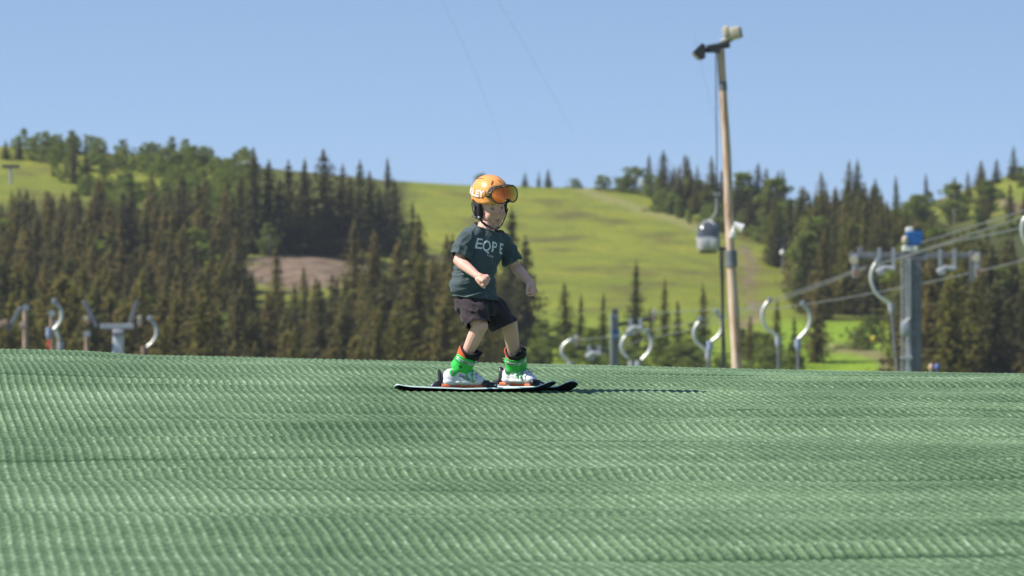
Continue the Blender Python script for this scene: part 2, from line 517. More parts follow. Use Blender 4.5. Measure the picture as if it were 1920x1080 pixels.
    L.new(nz(1.2, .7), bp.inputs['Height']); L.new(bp.outputs['Normal'], b.inputs['Normal'])
    me.materials.append(m)
    me.polygons.foreach_set('use_smooth', [True] * len(me.polygons))
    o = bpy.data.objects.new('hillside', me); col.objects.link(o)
    tag(o, 'broad grassy hillside with woods and a bare earth bank', 'hill', kind='structure')
build_terrain()

# ------------------------------------------------------------------ trees
def foliage(name, c1, c2, tint):
    m = bpy.data.materials.new(name); m.use_nodes = True
    nt = m.node_tree; L = nt.links; N = nt.nodes
    b = N['Principled BSDF']; b.inputs['Roughness'].default_value = .75; b.inputs['Specular IOR Level'].default_value = .2
    t = N.new('ShaderNodeTexCoord'); n = N.new('ShaderNodeTexNoise'); n.inputs['Scale'].default_value = .9; n.inputs['Detail'].default_value = 3
    L.new(t.outputs['Object'], n.inputs['Vector'])
    r = N.new('ShaderNodeValToRGB'); L.new(n.outputs['Fac'], r.inputs['Fac'])
    r.color_ramp.elements[0].position = .35; r.color_ramp.elements[1].position = .65
    r.color_ramp.elements[0].color = (*c1, 1); r.color_ramp.elements[1].color = (*c2, 1)
    oi = N.new('ShaderNodeObjectInfo')
    mx = N.new('ShaderNodeMix'); mx.data_type = 'RGBA'
    mm = N.new('ShaderNodeMath'); mm.operation = 'MULTIPLY'; mm.inputs[1].default_value = .75
    L.new(oi.outputs['Random'], mm.inputs[0]); L.new(mm.outputs[0], mx.inputs['Factor'])
    L.new(r.outputs['Color'], mx.inputs['A']); mx.inputs['B'].default_value = (*tint, 1)
    L.new(mx.outputs['Result'], b.inputs['Base Color'])
    # needles and leaves let some light through
    tr = N.new('ShaderNodeBsdfTranslucent'); L.new(mx.outputs['Result'], tr.inputs['Color'])
    ms = N.new('ShaderNodeMixShader'); ms.inputs[0].default_value = .5
    L.new(b.outputs[0], ms.inputs[1]); L.new(tr.outputs[0], ms.inputs[2])
    L.new(ms.outputs[0], N['Material Output'].inputs['Surface'])
    return m
M_SPR = foliage('spruce_needles', (.155, .152, .040), (.300, .280, .064), (.280, .215, .092))
M_SPRD = foliage('dark_spruce_needles', (.092, .105, .040), (.190, .195, .060), (.185, .155, .075))
M_BIR = foliage('birch_leaves', (.16, .205, .035), (.30, .36, .055), (.20, .24, .07))
M_BARK = mat('bark', (.13, .10, .08), .9, var=.35, vscale=3)
M_BARKW = mat('birch_bark', (.35, .33, .30), .8, var=.4, vscale=4)

def spruce_mesh(seed, Rw, layers=30, ragged=.25, thin=0.0, mt=None):
    """10 m spruce crown: tiers of drooping boughs carrying needle sprays"""
    rs = random.Random(seed)
    vs, fs = [], []
    H = 10.0
    lean = (rs.uniform(-.15, .15), rs.uniform(-.15, .15))
    for k in range(layers):
        t = (k + rs.uniform(-.3, .3)) / layers
        z = .5 + t * 9.3
        r = Rw * (1 - t) ** .8 * (.55 + .45 * min(1, t * 6)) * rs.uniform(1 - ragged, 1 + ragged) + .10
        nb = max(4, int(5 + r * 3.2))
        a0 = rs.uniform(0, 6.3)
        for j in range(nb):
            if rs.random() < thin: continue
            a = a0 + 2 * pi * j / nb + rs.uniform(-.3, .3)
            rr = r * rs.uniform(.65, 1.15)
            nseg = max(2, int(rr / .33))
            for q in range(nseg):
                f = (q + .6) / nseg
                d = rr * f
                cz = z - d * .38 + .22 * (f ** 3) * rr + rs.uniform(-.05, .05)
                cx = cos(a) * d + lean[0] * t * 2; cy = sin(a) * d + lean[1] * t * 2
                w = (.34 - .12 * t) * rs.uniform(.7, 1.3)
                for c in range(2):
                    aa = a + rs.uniform(-1.1, 1.1)
                    ox, oy = cos(aa) * w, sin(aa) * w
                    px_, py_ = -sin(aa) * w * .42, cos(aa) * w * .42
                    dz = rs.uniform(-.26, .06)
                    b = len(vs)
                    vs += [(cx - ox * .4 + px_, cy - oy * .4 + py_, cz + rs.uniform(-.05, .08)), (cx - ox * .4 - px_, cy - oy * .4 - py_, cz + rs.uniform(-.05, .08)), (cx + ox, cy + oy, cz + dz)]
                    fs.append((b, b + 1, b + 2))
                # hanging twigs
                b = len(vs)
                vs += [(cx - sin(a) * w * .5, cy + cos(a) * w * .5, cz), (cx + sin(a) * w * .5, cy - cos(a) * w * .5, cz), (cx + rs.uniform(-.05, .05), cy + rs.uniform(-.05, .05), cz - w * 1.1)]
                fs.append((b, b + 1, b + 2))
    for k in range(5):
        a = rs.uniform(0, 6.3); b = len(vs); z = 9.55 + k * .1
        tx, ty = lean[0] * 2, lean[1] * 2
        vs += [(tx, ty, z + .35), (tx + cos(a) * .12, ty + sin(a) * .12, z - .1), (tx - cos(a) * .12, ty - sin(a) * .12, z - .1)]
        fs.append((b, b + 1, b + 2))
    me = bpy.data.meshes.new('spruce_crown'); me.from_pydata(vs, [], fs); me.materials.append(mt or M_SPR); me.update()
    tb = MB()
    tb.tube([(0, 0, -.4), (lean[0] * .4, lean[1] * .4, 3), (lean[0] * 1.2, lean[1] * 1.2, 6), (lean[0] * 2, lean[1] * 2, 9.7)], [.15, .12, .08, .015], n=8)
    rs2 = random.Random(seed + 99)
    for k in range(14):          # bare lower limbs
        a = rs2.uniform(0, 6.3); z = rs2.uniform(.6, 7); l = Rw * .55 * (1 - z / 11)
        tb.tube([(0, 0, z), (cos(a) * l, sin(a) * l, z - l * .3)], [.03, .012], n=4)
    tm = tb.mesh('spruce_trunk', [M_BARK])
    return me, tm

def leafy_mesh(seed, H, Wd, mt, dens=1.0, bush=False):
    """deciduous crown about 10 units tall: leaves in clumps at the ends of limbs"""
    rs = random.Random(seed)
    vs, fs = [], []
    tb = MB()
    tb.tube([(0, 0, -.3), (.1, 0, 2.5), (0, .15, 5.5), (.1, .1, 8)], [.22, .17, .1, .03], n=7)
    lobes = []
    for k in range(int((44 if bush else 30) * dens)):
        z = rs.uniform(.3 if bush else 1.2, 9.2)
        t = z / 10.0
        rmax = Wd * ((1 - t ** 2.2) ** .5 if bush else sin(pi * min(.97, max(.15, t * .82 + .12))))
        a = rs.uniform(0, 6.3); r = rmax * sqrt(rs.uniform(.05, 1)) * .9
        lobes.append((cos(a) * r, sin(a) * r, z, rs.uniform(.7, 1.25) * (1.25 - .5 * t) * (1.15 if bush else 1)))
        tb.tube([(0, 0, z * .62), (cos(a) * r * .5, sin(a) * r * .5, z * .85), (cos(a) * r, sin(a) * r, z)], [.06, .04, .015], n=4)
    for (x, y, z, r) in lobes:
        for k in range(int(80 * r)):
            u = rs.gauss(0, 1), rs.gauss(0, 1), rs.gauss(0, 1)
            l = sqrt(u[0] ** 2 + u[1] ** 2 + u[2] ** 2) + 1e-6
            q = r * rs.uniform(.45, 1.1) / l
            c = Vector((x + u[0] * q, y + u[1] * q, z + u[2] * q * .8))
            w = rs.uniform(.2, .42)
            d1 = Vector((rs.gauss(0, 1), rs.gauss(0, 1), rs.gauss(0, .6))).normalized() * w
            d2 = Vector((rs.gauss(0, 1), rs.gauss(0, 1), rs.gauss(0, .6))).normalized() * w * .8
            b = len(vs); vs += [tuple(c + d1), tuple(c + d2), tuple(c - d1 * .8), tuple(c - d2 * .6)]
            fs.append((b, b + 1, b + 2, b + 3))
    me = bpy.data.meshes.new('leafy_crown'); me.from_pydata(vs, [], fs); me.materials.append(mt); me.update()
    return me, tb.mesh('leafy_trunk', [M_BARKW])

SPR = [spruce_mesh(i, w, l, rg, th, mt_) for i, (w, l, rg, th, mt_) in enumerate([
    (2.0, 32, .22, .04, M_SPR), (1.7, 32, .25, .05, M_SPR), (2.3, 30, .28, .06, M_SPR), (1.4, 34, .3, .1, M_SPR),
    (2.1, 30, .25, .03, M_SPRD), (1.7, 32, .3, .05, M_SPRD), (1.15, 34, .35, .15, M_SPRD), (2.6, 28, .25, .04, M_SPRD)])]
LEAF = [leafy_mesh(50 + i, 10, w, M_BIR) for i, w in enumerate([2.3, 2.9, 1.9])] + [leafy_mesh(60, 10, 6.5, M_BIR, bush=True), leafy_mesh(61, 10, 5.0, M_BIR, bush=True)]
n_trees = [0]
def plant(kind, var, loc, H, wid, label, group, name=None):
    if kind == 's': wid *= 1.3
    cm, tm = (SPR if kind == 's' else LEAF)[var]
    rt = empty(name or ('spruce_tree' if kind == 's' else 'birch_tree'), loc, label, 'tree', group)
    s = H / 10.0
    rt.scale = (s * wid, s * wid, s)
    rt.rotation_euler = (0, 0, random.uniform(0, 6.28))
    for nm, me in (('trunk', tm), ('crown', cm)):
        o = bpy.data.objects.new(nm, me); col.objects.link(o); o.parent = rt
    n_trees[0] += 1
    return rt
def tree_px(kind, px, top, base=None, Y=None, wid=1.0, var=None, label='', group=None, name=None):
    if base is not None:
        g = ground_at(px, base)
    else:
        p = at(px, 600, Y); g = Vector((p.x, Y, gz(p.x, Y)))
    tz = at(px, top, g.y).z
    H = tz - g.z
    if var is None: var = random.choice([0, 1, 2, 3]) if kind == 's' else random.choice([0, 1, 2])
    return plant(kind, var, (g.x, g.y, g.z - .1), H, wid, label, group, name)

G_B = 'leafy trees and bushes of the hillside'
G_S = 'spruce trees of the hillside woods'
TOPL = [(-200, 330), (0, 325), (100, 338), (200, 322), (330, 318), (440, 335), (455, 490), (640, 505), (700, 420), (930, 440), (1380, 470), (1400, 380), (1450, 352), (1520, 340), (1570, 345), (1600, 318), (1650, 345), (1690, 380), (1740, 425), (1800, 430), (1920, 440), (2200, 430)]
def too_high(x, Y, z, H, rr):
    px = 960 + x / Y * FPX; ty = HORIZON - (z + H) / Y * FPX
    return ty < np.interp(px, [a for a, b in TOPL], [b for a, b in TOPL]) + rr
# dense wood at the left
def fill(n, pxr, Yr, Hr, label, group, kind='s', vars_=(0, 1, 2, 3, 4, 5), keep=None, wid=(1.0, 1.45), name=None, mind=2.2):
    pts = []
    tries = 0
    while len(pts) < n and tries < n * 60:
        tries += 1
        Y = random.uniform(*Yr)
        px = random.uniform(*pxr)
        x = (px - 960) / FPX * Y
        if keep and not keep(px, Y): continue
        if any((x - a) ** 2 + ((Y - b) * .35) ** 2 < mind ** 2 for a, b, _h in pts): continue
        H = random.uniform(*Hr)
        if too_high(x, Y, gz(x, Y), H, random.uniform(-12, 30)): continue
        pts.append((x, Y, H))
    for x, Y, H in pts:
        plant(kind, random.choice(vars_), (x, Y, gz(x, Y) - .1), H, random.uniform(*wid), label, group, name)

fill(62, (-110, 450), (430, 640), (10, 13), 'olive brown spruce crowded in the dense wood at the left edge', G_S, keep=lambda px, Y: Y < 690 - max(0, px - 330) * 1.15, vars_=(0, 1, 2, 3, 5, 0, 1, 2))
fill(38, (-110, 930), (420, 500), (11.5, 14.5), 'tall olive spruce in the front row of the wood left of the skier', G_S, keep=lambda px, Y: not (430 < px < 700), vars_=(0, 1, 2, 3, 4))
fill(26, (420, 700), (410, 520), (8.5, 11.6), 'shorter spruce standing below the bare earth bank', G_S, vars_=(0, 1, 3, 5), mind=1.8)
fill(14, (690, 900), (500, 600), (10, 12.5), 'slim spruce behind the skier at the foot of the open pasture', G_S, vars_=(0, 1, 4, 5))
fill(44, (1500, 2060), (560, 760), (9, 12), 'olive spruce crowded in the steep wood above the lift at the right', G_S, keep=lambda px, Y: Y > 660 or px > 1700, vars_=(0, 1, 2, 3, 4, 5))
fill(22, (1680, 2060), (450, 560), (11, 15), 'tall spruce in the front row of the wood behind the lift pylon', G_S, vars_=(0, 1, 4, 7), mind=2.0)
# the back rows of both woods read as one mass
def wood(name, n, pxr, Yr, Hr, label, keep=None, kinds=(0, 1, 2, 4, 5, 7), seed=1, src_=None, wd=(1.2, 1.7), cap=True):
    src_ = src_ or SPR; tries = 0; mats_ = [M_SPR, M_SPRD] if src_ is SPR else [M_BIR]; nv_ = 3 if src_ is SPR else 4
    rs = random.Random(seed)
    V, F, MI, k, base = [], [], [], 0, 0
    arr = {}
    while k < n:
        Y = rs.uniform(*Yr); px = rs.uniform(*pxr)
        if keep and not keep(px, Y): continue
        tries += 1
        if tries > n * 40: break
        x = (px - 960) / FPX * Y; z = gz(x, Y) - .1
        H = rs.uniform(*Hr)
        if cap and src_ is SPR and too_high(x, Y, z, H, rs.uniform(-8, 40)): continue
        vr = rs.choice(kinds); me = src_[vr][0]
        if vr not in arr:
            c = np.empty(len(me.vertices) * 3, np.float32); me.vertices.foreach_get('co', c)
            f = np.empty(len(me.loops), np.int32); me.loops.foreach_get('vertex_index', f)
            arr[vr] = (c.reshape(-1, 3), f.reshape(-1, nv_))
        c, f = arr[vr]
        k += 1; H = H / 10; a = rs.uniform(0, 6.28); w = H * rs.uniform(*wd)
        V.append(np.stack([(c[:, 0] * cos(a) - c[:, 1] * sin(a)) * w + x, (c[:, 0] * sin(a) + c[:, 1] * cos(a)) * w + Y, c[:, 2] * H + z], -1))
        F.append(f + base); base += len(c)
        MI.append(np.full(len(f), 1 if vr > 3 and nv_ == 3 else 0, np.int32))
    V = np.concatenate(V); F = np.concatenate(F); MI = np.concatenate(MI)
    me = bpy.data.meshes.new(name)
    me.vertices.add(len(V)); me.vertices.foreach_set('co', V.astype(np.float32).ravel())
    me.loops.add(F.size); me.loops.foreach_set('vertex_index', F.ravel().astype(np.int32))
    me.polygons.add(len(F)); me.polygons.foreach_set('loop_start', np.arange(0, F.size, nv_, dtype=np.int32))
    me.polygons.foreach_set('loop_total', np.full(len(F), nv_, dtype=np.int32))
    for m_ in mats_: me.materials.append(m_)
    me.polygons.foreach_set('material_index', MI)
    me.update(calc_edges=True)
    o = bpy.data.objects.new(name, me); col.objects.link(o)
    tag(o, label, 'wood', kind='stuff')
wood('spruce_wood', 240, (-160, 450), (520, 850), (8, 12), 'back of the dense spruce wood covering the left hillside', seed=4)
wood('spruce_wood', 60, (430, 960), (500, 640), (7.5, 11), 'low back row of spruces below the bare bank and the pasture edge', seed=8)
wood('spruce_wood', 190, (1400, 2120), (600, 880), (8, 11.5), 'back of the spruce wood covering the right hillside', lambda px, Y: (px > 1510 or Y > 760) and (px > 1700 or Y > 670), seed=5)
wood('birch_scrub', 165, (-120, 470), (730, 905), (1.6, 3.6), 'light green birch scrub along the upper edge of the left wood', seed=6, src_=LEAF, kinds=(0, 1, 3, 4), wd=(1.0, 1.5), keep=lambda px, Y: Y > 860 - (px - 90) * .5 and not (px < 95 and Y < 880))
wood('birch_scrub', 60, (1200, 1760), (790, 895), (2.0, 4.2), 'green birch scrub along the skyline behind the wooden pole', seed=7, src_=LEAF, kinds=(0, 1, 3, 4), wd=(1.0, 1.5), keep=lambda px, Y: Y > 900 - (px - 1150) * .5)
wood('birch_scrub', 46, (1700, 2100), (700, 880), (1.6, 3.6), 'green birch scrub scattered over the right ridge', seed=9, src_=LEAF, kinds=(0, 1, 3, 4), wd=(1.0, 1.5))
wood('birch_scrub', 30, (960, 1760), (545, 580), (2.0, 3.8), 'lime green birch scrub along the foot of the pasture', seed=10, src_=LEAF, kinds=(0, 3, 4), wd=(1.1, 1.6), keep=lambda px, Y: not 1500 < px < 1700)
wood('spruce_wood', 46, (-150, 150), (660, 780), (5.5, 9), 'upper edge of the spruce wood at the far left', seed=23)
wood('side_wood', 150, (-1500, -120), (470, 760), (9, 12), 'spruce wood going on beyond the left edge', seed=21, cap=False)
wood('side_wood', 150, (2050, 3500), (480, 780), (9, 12), 'spruce wood going on beyond the right edge', seed=22, cap=False)
wood('ridge_spruces', 44, (1735, 2150), (770, 890), (3, 5.5), 'scattered spruces over the clearing of the right ridge', seed=14, cap=False)
wood('ridge_spruces', 30, (1215, 1460), (850, 895), (4.0, 7), 'small spruces along the skyline on both sides of the wooden pole', seed=15, cap=False, keep=lambda px, Y: Y > 900 - (px - 1150) * .35)
fill(16, (-60, 440), (470, 660), (7.5, 10), 'pale green birch rising among the spruces of the left wood', G_B, 'b', (0, 1, 2), wid=(1.0, 1.3), mind=4)
fill(16, (1500, 2000), (560, 720), (7.5, 10), 'pale green birch rising among the spruces of the right wood', G_B, 'b', (0, 1, 2), wid=(1.0, 1.3), mind=4, keep=lambda px, Y: px > 1710 or Y > 670)
# the spruces one can pick out
for (px, top, base, w, v, lab) in [
    (480, 278, 478, 1.1, 6, 'pointed spruce topping the dark clump above the bare bank at its left end'),
    (497, 300, 478, 1.3, 4, 'broad dark spruce beside the pointed one above the bare bank'),
    (455, 330, 476, 1.3, 4, 'dark spruce at the left end of the clump above the bare bank'),
    (545, 300, 476, 1.2, 5, 'narrow dark spruce between two gaps in the clump above the bank'),
    (567, 296, 474, 1.0, 6, 'thin spiky spruce right of the gap in the upper clump'),
    (578, 312, 478, 1.4, 4, 'dense spruce under the thin spiky one above the bank'),
    (616, 282, 479, 1.5, 4, 'tallest dark spruce of the clump above the bare bank'),
    (636, 308, 479, 1.3, 7, 'wide spruce right of the tallest one in the clump'),
    (674, 300, 472, 1.1, 5, 'pointed spruce right of the middle of the upper clump'),
    (700, 322, 476, 1.3, 4, 'bushy spruce near the right end of the upper clump'),
    (727, 298, 466, 1.0, 6, 'tall thin spruce at the right end of the upper clump'),
    (741, 335, 476, 1.4, 4, 'last dark spruce where the clump meets the pasture'),
    (520, 335, 478, 1.4, 7, 'low wide spruce filling the upper clump left of centre'),
    (656, 330, 478, 1.4, 4, 'low wide spruce filling the upper clump right of centre'),
    (716, 350, 480, 1.4, 7, 'squat spruce at the foot of the upper clump'),
    (775, 378, 486, 1.0, 5, 'small lone spruce on the pasture edge right of the clump'),
    (520, 458, 640, 1.0, 3, 'slender spruce standing in front of the bare earth bank'),
    (470, 508, 660, 1.1, 0, 'spruce left of the slender one before the bare bank'),
    (575, 500, 660, 1.0, 1, 'spruce with its tip against the right part of the bare bank'),
    (635, 520, 665, 1.1, 4, 'dark spruce at the lower right corner of the bare bank'),
    (672, 415, 640, 1.1, 0, 'tall spruce right beside the bare earth bank'),
    (700, 430, 650, 1.1, 3, 'second tall spruce right of the bare earth bank'),
    (740, 455, 650, 1.2, 0, 'spruce halfway between the bare bank and the skier'),
    (790, 402, 640, 1.1, 1, 'tall olive spruce left of the skier at shoulder height'),
    (835, 440, 650, 1.1, 0, 'spruce whose crown rises just left of the shirt'),
    (956, 385, 640, .95, 5, 'slim spruce behind the skier between helmet and hand'),
    (989, 440, 650, 1.1, 5, 'tall dark spruce right behind the outstretched hand'),
    (1062, 528, 660, 1.0, 4, 'small spruce left of the far lift pylon on the pasture'),
    (1088, 552, 665, .8, 5, 'thin small spruce next to the far pylon at its left'),
    (1130, 548, 662, .8, 5, 'short spruce whose tip shows above the far pylon'),
    (1190, 488, 655, .85, 5, 'lone pointed spruce above the far pylon on the pasture'),
    (1245, 520, 655, .8, 3, 'spindly spruce between far pylon and wooden pole'),
    (1272, 560, 665, .9, 5, 'short spruce left of the pair of hangers beside the pole'),
    (1320, 530, 665, .9, 3, 'thin spruce just left of the wooden pole'),
    (1222, 575, 668, 1.0, 4, 'low spruce behind the arm of the far pylon'),
    (1405, 590, 690, 1.0, 3, 'low brown spruce right of the wooden pole foot'),
    (1455, 560, 690, 1.0, 3, 'spruce between the two hooks right of the pole'),
    (1530, 520, 680, 1.0, 0, 'spruce at the edge of the lower right meadow'),
    (1490, 590, 690, .8, 5, 'small spruce below the paired hooks'),
    (12, 262, 300, 1.5, 4, 'small dark spruce on the skyline at the far left edge'),
    (36, 262, 300, 1.5, 7, 'second small dark spruce on the left skyline'),
    (62, 272, 302, 1.1, 6, 'tiny bare topped spruce on the left skyline'),
    (140, 244, 345, .8, 4, 'tallest narrow spruce of the left skyline'),
    (162, 268, 345, 1.0, 5, 'second spruce close beside the tallest on the left skyline'),
    (984, 322, 350, 1.3, 4, 'little dark spruce on the skyline right of the goggles'),
    (1010, 320, 350, 1.0, 5, 'left one of two joined spruces on the pasture skyline'),
    (1028, 315, 350, 1.2, 4, 'right one of two joined spruces on the pasture skyline'),
    (1243, 280, 362, 1.3, 4, 'large pointed spruce on the skyline left of the wooden pole'),
    (1262, 310, 368, 1.4, 7, 'spruce leaning on the large pointed one of the skyline'),
    (1290, 292, 368, 1.0, 5, 'narrow spruce of the skyline just left of the wooden pole'),
    (1335, 320, 385, 1.3, 4, 'dark spruce on the skyline seen beside the pole at its left'),
    (1418, 305, 400, 1.2, 4, 'pointed spruce of the skyline right of the wooden pole'),
    (1470, 318, 410, .9, 6, 'thin spruce spike above the right skyline'),
    (1545, 322, 420, 1.2, 2, 'pale topped spruce of the right skyline'),
    (1592, 300, 430, 1.0, 0, 'left tip of the twin spruces standing out of the right skyline'),
    (1604, 298, 430, 1.0, 1, 'right tip of the twin spruces standing out of the right skyline'),
    (1640, 335, 430, 1.1, 5, 'spruce in the dip of the right skyline'),
    (1682, 330, 430, 1.0, 6, 'brown spruce before the low gap of the right skyline'),
    (1738, 325, 410, 1.0, 6, 'lone see through spruce above the blue topped pylon'),
    (1868, 296, 345, 1.2, 4, 'dark skyline spruce near the right edge'),
    (1895, 308, 335, 1.4, 7, 'broad skyline spruce at the right edge'),
    (1840, 320, 352, 1.3, 4, 'round topped skyline spruce on the slope rising right'),
    (1788, 330, 372, 1.4, 4, 'squat skyline spruce where the right ridge rises'),
    (1440, 345, 440, 1.3, 4, 'dark spruce at the left end of the right hand wood'),
    (1410, 360, 445, 1.4, 7, 'wide spruce hemming the pasture above the cables'),
    (1480, 370, 470, 1.3, 4, 'dark spruce right of the far gondola tower'),
    (1510, 350, 480, 1.3, 0, 'olive spruce in the second row right of the gondola tower'),
    (1500, 420, 545, 1.2, 2, 'spruce leaning over the brown footpath from the right'),
    (1560, 350, 520, 1.3, 0, 'large olive spruce left above the pylon crossarm'),
    (1590, 400, 590, 1.2, 1, 'tall spruce behind the left end of the pylon crossarm'),
    (1540, 440, 600, 1.2, 0, 'spruce above the lower right meadow'),
    (1640, 420, 600, 1.2, 4, 'spruce behind the hook beside the tall pylon'),
    ]:
    tree_px('s', px, top, base, None, w, v, lab, G_S)
# leafy trees and bushes
G_B = 'leafy trees and bushes of the hillside'
for (px, top, base, w, v, lab) in [
    (395, 395, 500, 1.1, 1, 'light green birch at the right end of the dense left wood'),
    (365, 400, 500, .9, 0, 'green birch half hidden by the dense left wood'),
    (765, 425, 480, 1.0, 1, 'small green birch under the last dark spruces'),
    (505, 415, 482, 1.1, 1, 'green birch at the foot of the dark clump'),
    (120, 268, 300, 1.6, 1, 'round green birch left of the tallest skyline spruce'),
    (185, 262, 308, 1.1, 0, 'green birch right of the tallest skyline spruce'),
    (215, 285, 318, 2.0, 3, 'low spreading birch on the left skyline'),
    (285, 262, 315, 1.2, 2, 'thin topped birch in the middle of the left skyline'),
    (315, 272, 320, 1.4, 0, 'birch beside the thin topped one on the skyline'),
    (352, 282, 322, 1.8, 3, 'low birch on the skyline above the dense wood'),
    (410, 290, 330, 1.6, 1, 'birch on the skyline left of the white roof'),
    (80, 275, 304, 1.8, 3, 'low bush between the left skyline spruces'),
    (902, 322, 350, 1.3, 1, 'small green bush on the skyline behind the helmet'),
    (1075, 332, 353, 2.0, 3, 'low hedge like bush on the pasture skyline'),
    (1130, 325, 356, 1.9, 1, 'second low bush on the pasture skyline'),
    (1192, 308, 362, 1.5, 1, 'round birch above the white dish on the skyline'),
    (1160, 330, 360, 1.6, 3, 'bush left of the white dish on the skyline'),
    (1225, 330, 370, 1.7, 3, 'bush at the foot of the large skyline spruce'),
    (1300, 330, 388, 1.7, 1, 'birch between the wooden pole and the skyline spruces'),
    (1325, 355, 400, 1.8, 3, 'lower green bush left of the wooden pole'),
    (1390, 320, 410, 1.5, 0, 'green birch just right of the wooden pole'),
    (1455, 330, 430, 1.4, 1, 'green birch at the left end of the right wood'),
    (1520, 400, 500, 1.3, 1, 'leafy birch among the spruces right of the footpath'),
    (1445, 400, 455, 1.6, 3, 'bush behind the distant gondola cables'),
    (1510, 470, 560, 1.1, 0, 'green birch left of the pylon crossarm'),
    (1720, 360, 440, 1.6, 3, 'green bush in the saddle of the right ridge'),
    (1790, 340, 420, 1.5, 1, 'leafy bush on the pale clearing of the right ridge'),
    (1850, 335, 400, 1.6, 3, 'second leafy bush on the right ridge clearing'),
    (1632, 585, 642, 1.2, 1, 'pale bush on the lower right meadow'),
    (1600, 610, 655, 1.4, 3, 'green bush at the top of the lower right meadow'),
    (1735, 560, 690, 1.2, 1, 'yellow green birch right of the tall pylon foot'),
    (1810, 620, 700, 1.6, 3, 'bright bush at the foot of the right wood'),
    (1880, 630, 702, 1.6, 3, 'bright bush at the foot of the wood by the right edge'),
    (1300, 600, 690, 1.2, 0, 'lime green birch behind the hooks left of the pole'),
    (1240, 625, 690, 1.6, 3, 'lime bush behind the far lift hooks'),
    (1020, 600, 680, 1.2, 1, 'yellow green birch right of the skier boots'),
    (1110, 610, 680, 1.6, 3, 'yellow green bush left of the far lift pylon'),
    (445, 600, 680, 1.1, 0, 'green birch below the left end of the bare bank'),
    (600, 560, 680, 1.0, 2, 'green birch below the bare bank'),
    (905, 560, 680, 1.2, 0, 'green birch behind the skier shorts'),
    (310, 480, 620, .9, 0, 'olive birch within the left wood'),
    (130, 520, 680, .9, 1, 'olive birch low in the left wood'),
    (30, 560, 690, 1.0, 0, 'olive birch near the left edge'),
    (1440, 620, 700, 1.2, 1, 'lime bush under the paired hooks'),
    ]:
    bu = base - top <= 62
    tree_px('b', px, top, base, None, min(w, 1.5) if bu else w, (3 if v == 3 else 4) if bu else min(v, 2), lab, G_B, 'leafy_bush' if bu else 'birch_tree')
for o in list(col.objects):
    if o.name.startswith('leafy_bush'): o['category'] = 'bush'

# ------------------------------------------------------------------ lift, poles and small far things
M_GALV = mat('galvanised_steel', (.40, .42, .45), .5, .35, var=.12, vscale=2.5)
M_DGALV = mat('weathered_steel', (.20, .21, .235), .6, .3, var=.2, vscale=3)
M_ALU = mat('bright_aluminium', (.66, .66, .62), .42, .6)
M_BLUE = mat('blue_painted_steel', (.02, .13, .42), .45, var=.15, vscale=3)
M_DARK = mat('dark_steel', (.035, .038, .045), .6, .1)
M_WHITE = mat('white_paint', (.80, .80, .78), .45, var=.06, vscale=3)
M_CREAM = mat('cream_housing', (.62, .54, .40), .5, var=.2, vscale=9)
M_RUST = mat('worn_rubber_and_rust', (.27, .17, .12), .7, var=.35, vscale=12)
M_RED = mat('red_plastic', (.80, .04, .02), .5)
M_ROPE = mat('steel_rope', (.30, .31, .32), .5, .5)
M_GLASSD = mat('dark_tinted_glass', (.07, .075, .08), .2, .0, spec=1.0, coat=.6)
M_POST = mat('bare_wooden_post', (.36, .26, .19), .85, var=.3, vscale=6)

# wooden lamp pole
def wood_pole_mat():
    m = bpy.data.materials.new('peeled_pine_pole'); m.use_nodes = True
    nt = m.node_tree; L = nt.links; N = nt.nodes; b = N['Principled BSDF']; b.inputs['Roughness'].default_value = .8
    t = N.new('ShaderNodeTexCoord'); mp_ = N.new('ShaderNodeMapping'); mp_.inputs['Scale'].default_value = (6, 6, .7)
    L.new(t.outputs['Object'], mp_.inputs['Vector'])
    n = N.new('ShaderNodeTexNoise'); n.inputs['Scale'].default_value = 2.2; n.inputs['Detail'].default_value = 6
    L.new(mp_.outputs['Vector'], n.inputs['Vector'])
    r = N.new('ShaderNodeValToRGB'); L.new(n.outputs['Fac'], r.inputs['Fac'])
    e = r.color_ramp.elements
    e[0].position = .32; e[0].color = (.33, .18, .11, 1); e[1].position = .66; e[1].color = (.72, .57, .44, 1)
    k = e.new(.48); k.color = (.60, .42, .30, 1)
    L.new(r.outputs['Color'], b.inputs['Base Color'])
    bp = N.new('ShaderNodeBump'); bp.inputs['Strength'].default_value = .5; bp.inputs['Distance'].default_value = .02
    L.new(n.outputs['Fac'], bp.inputs['Height']); L.new(bp.outputs['Normal'], b.inputs['Normal'])
    return m
YP = 120.0
u_ = YP / FPX
top, bot = at(1352, 93, YP), at(1381, 690, YP)
d_ = (bot - top) / (bot.z - top.z)
base_z = gz(bot.x, YP) - .2
foot = bot + d_ * (base_z - bot.z)
lp = empty('lamp_pole', (foot.x, YP, base_z), 'tall weathered wooden pole with floodlights on its top, right of the skier', 'lamp pole')
pts = [foot + (top - foot) * (i / 14.0) + Vector((sin(i * 1.7) * .012, 0, 0)) for i in range(15)]
MB().tube(pts, [(.150 - .068 * i / 14.0) * (1 + .04 * sin(i * 2.3)) for i in range(15)], n=18).build('pole', wood_pole_mat(), lp)
def along(py): return top + d_ * (at(960, py, YP).z - top.z)
MB().tube([along(170), along(153)], .090, n=18).build('steel_band', M_DGALV, lp)
MB().tube([along(500), along(470)], .128, n=18).build('steel_band', M_DGALV, lp)
m_ = MB()
m_.box(at(1347, 87, YP) , (44 * u_, .16, 12 * u_), (Vector((.98, 0, .17)), Vector((0, 1, 0)), Vector((-.17, 0, .98))), bev=.02)
m_.box(at(1336, 96, YP - .09), (30 * u_, .05, 6 * u_), bev=.01)
m_.build('crossarm', M_DARK, lp, smooth=False)
fl = MB()
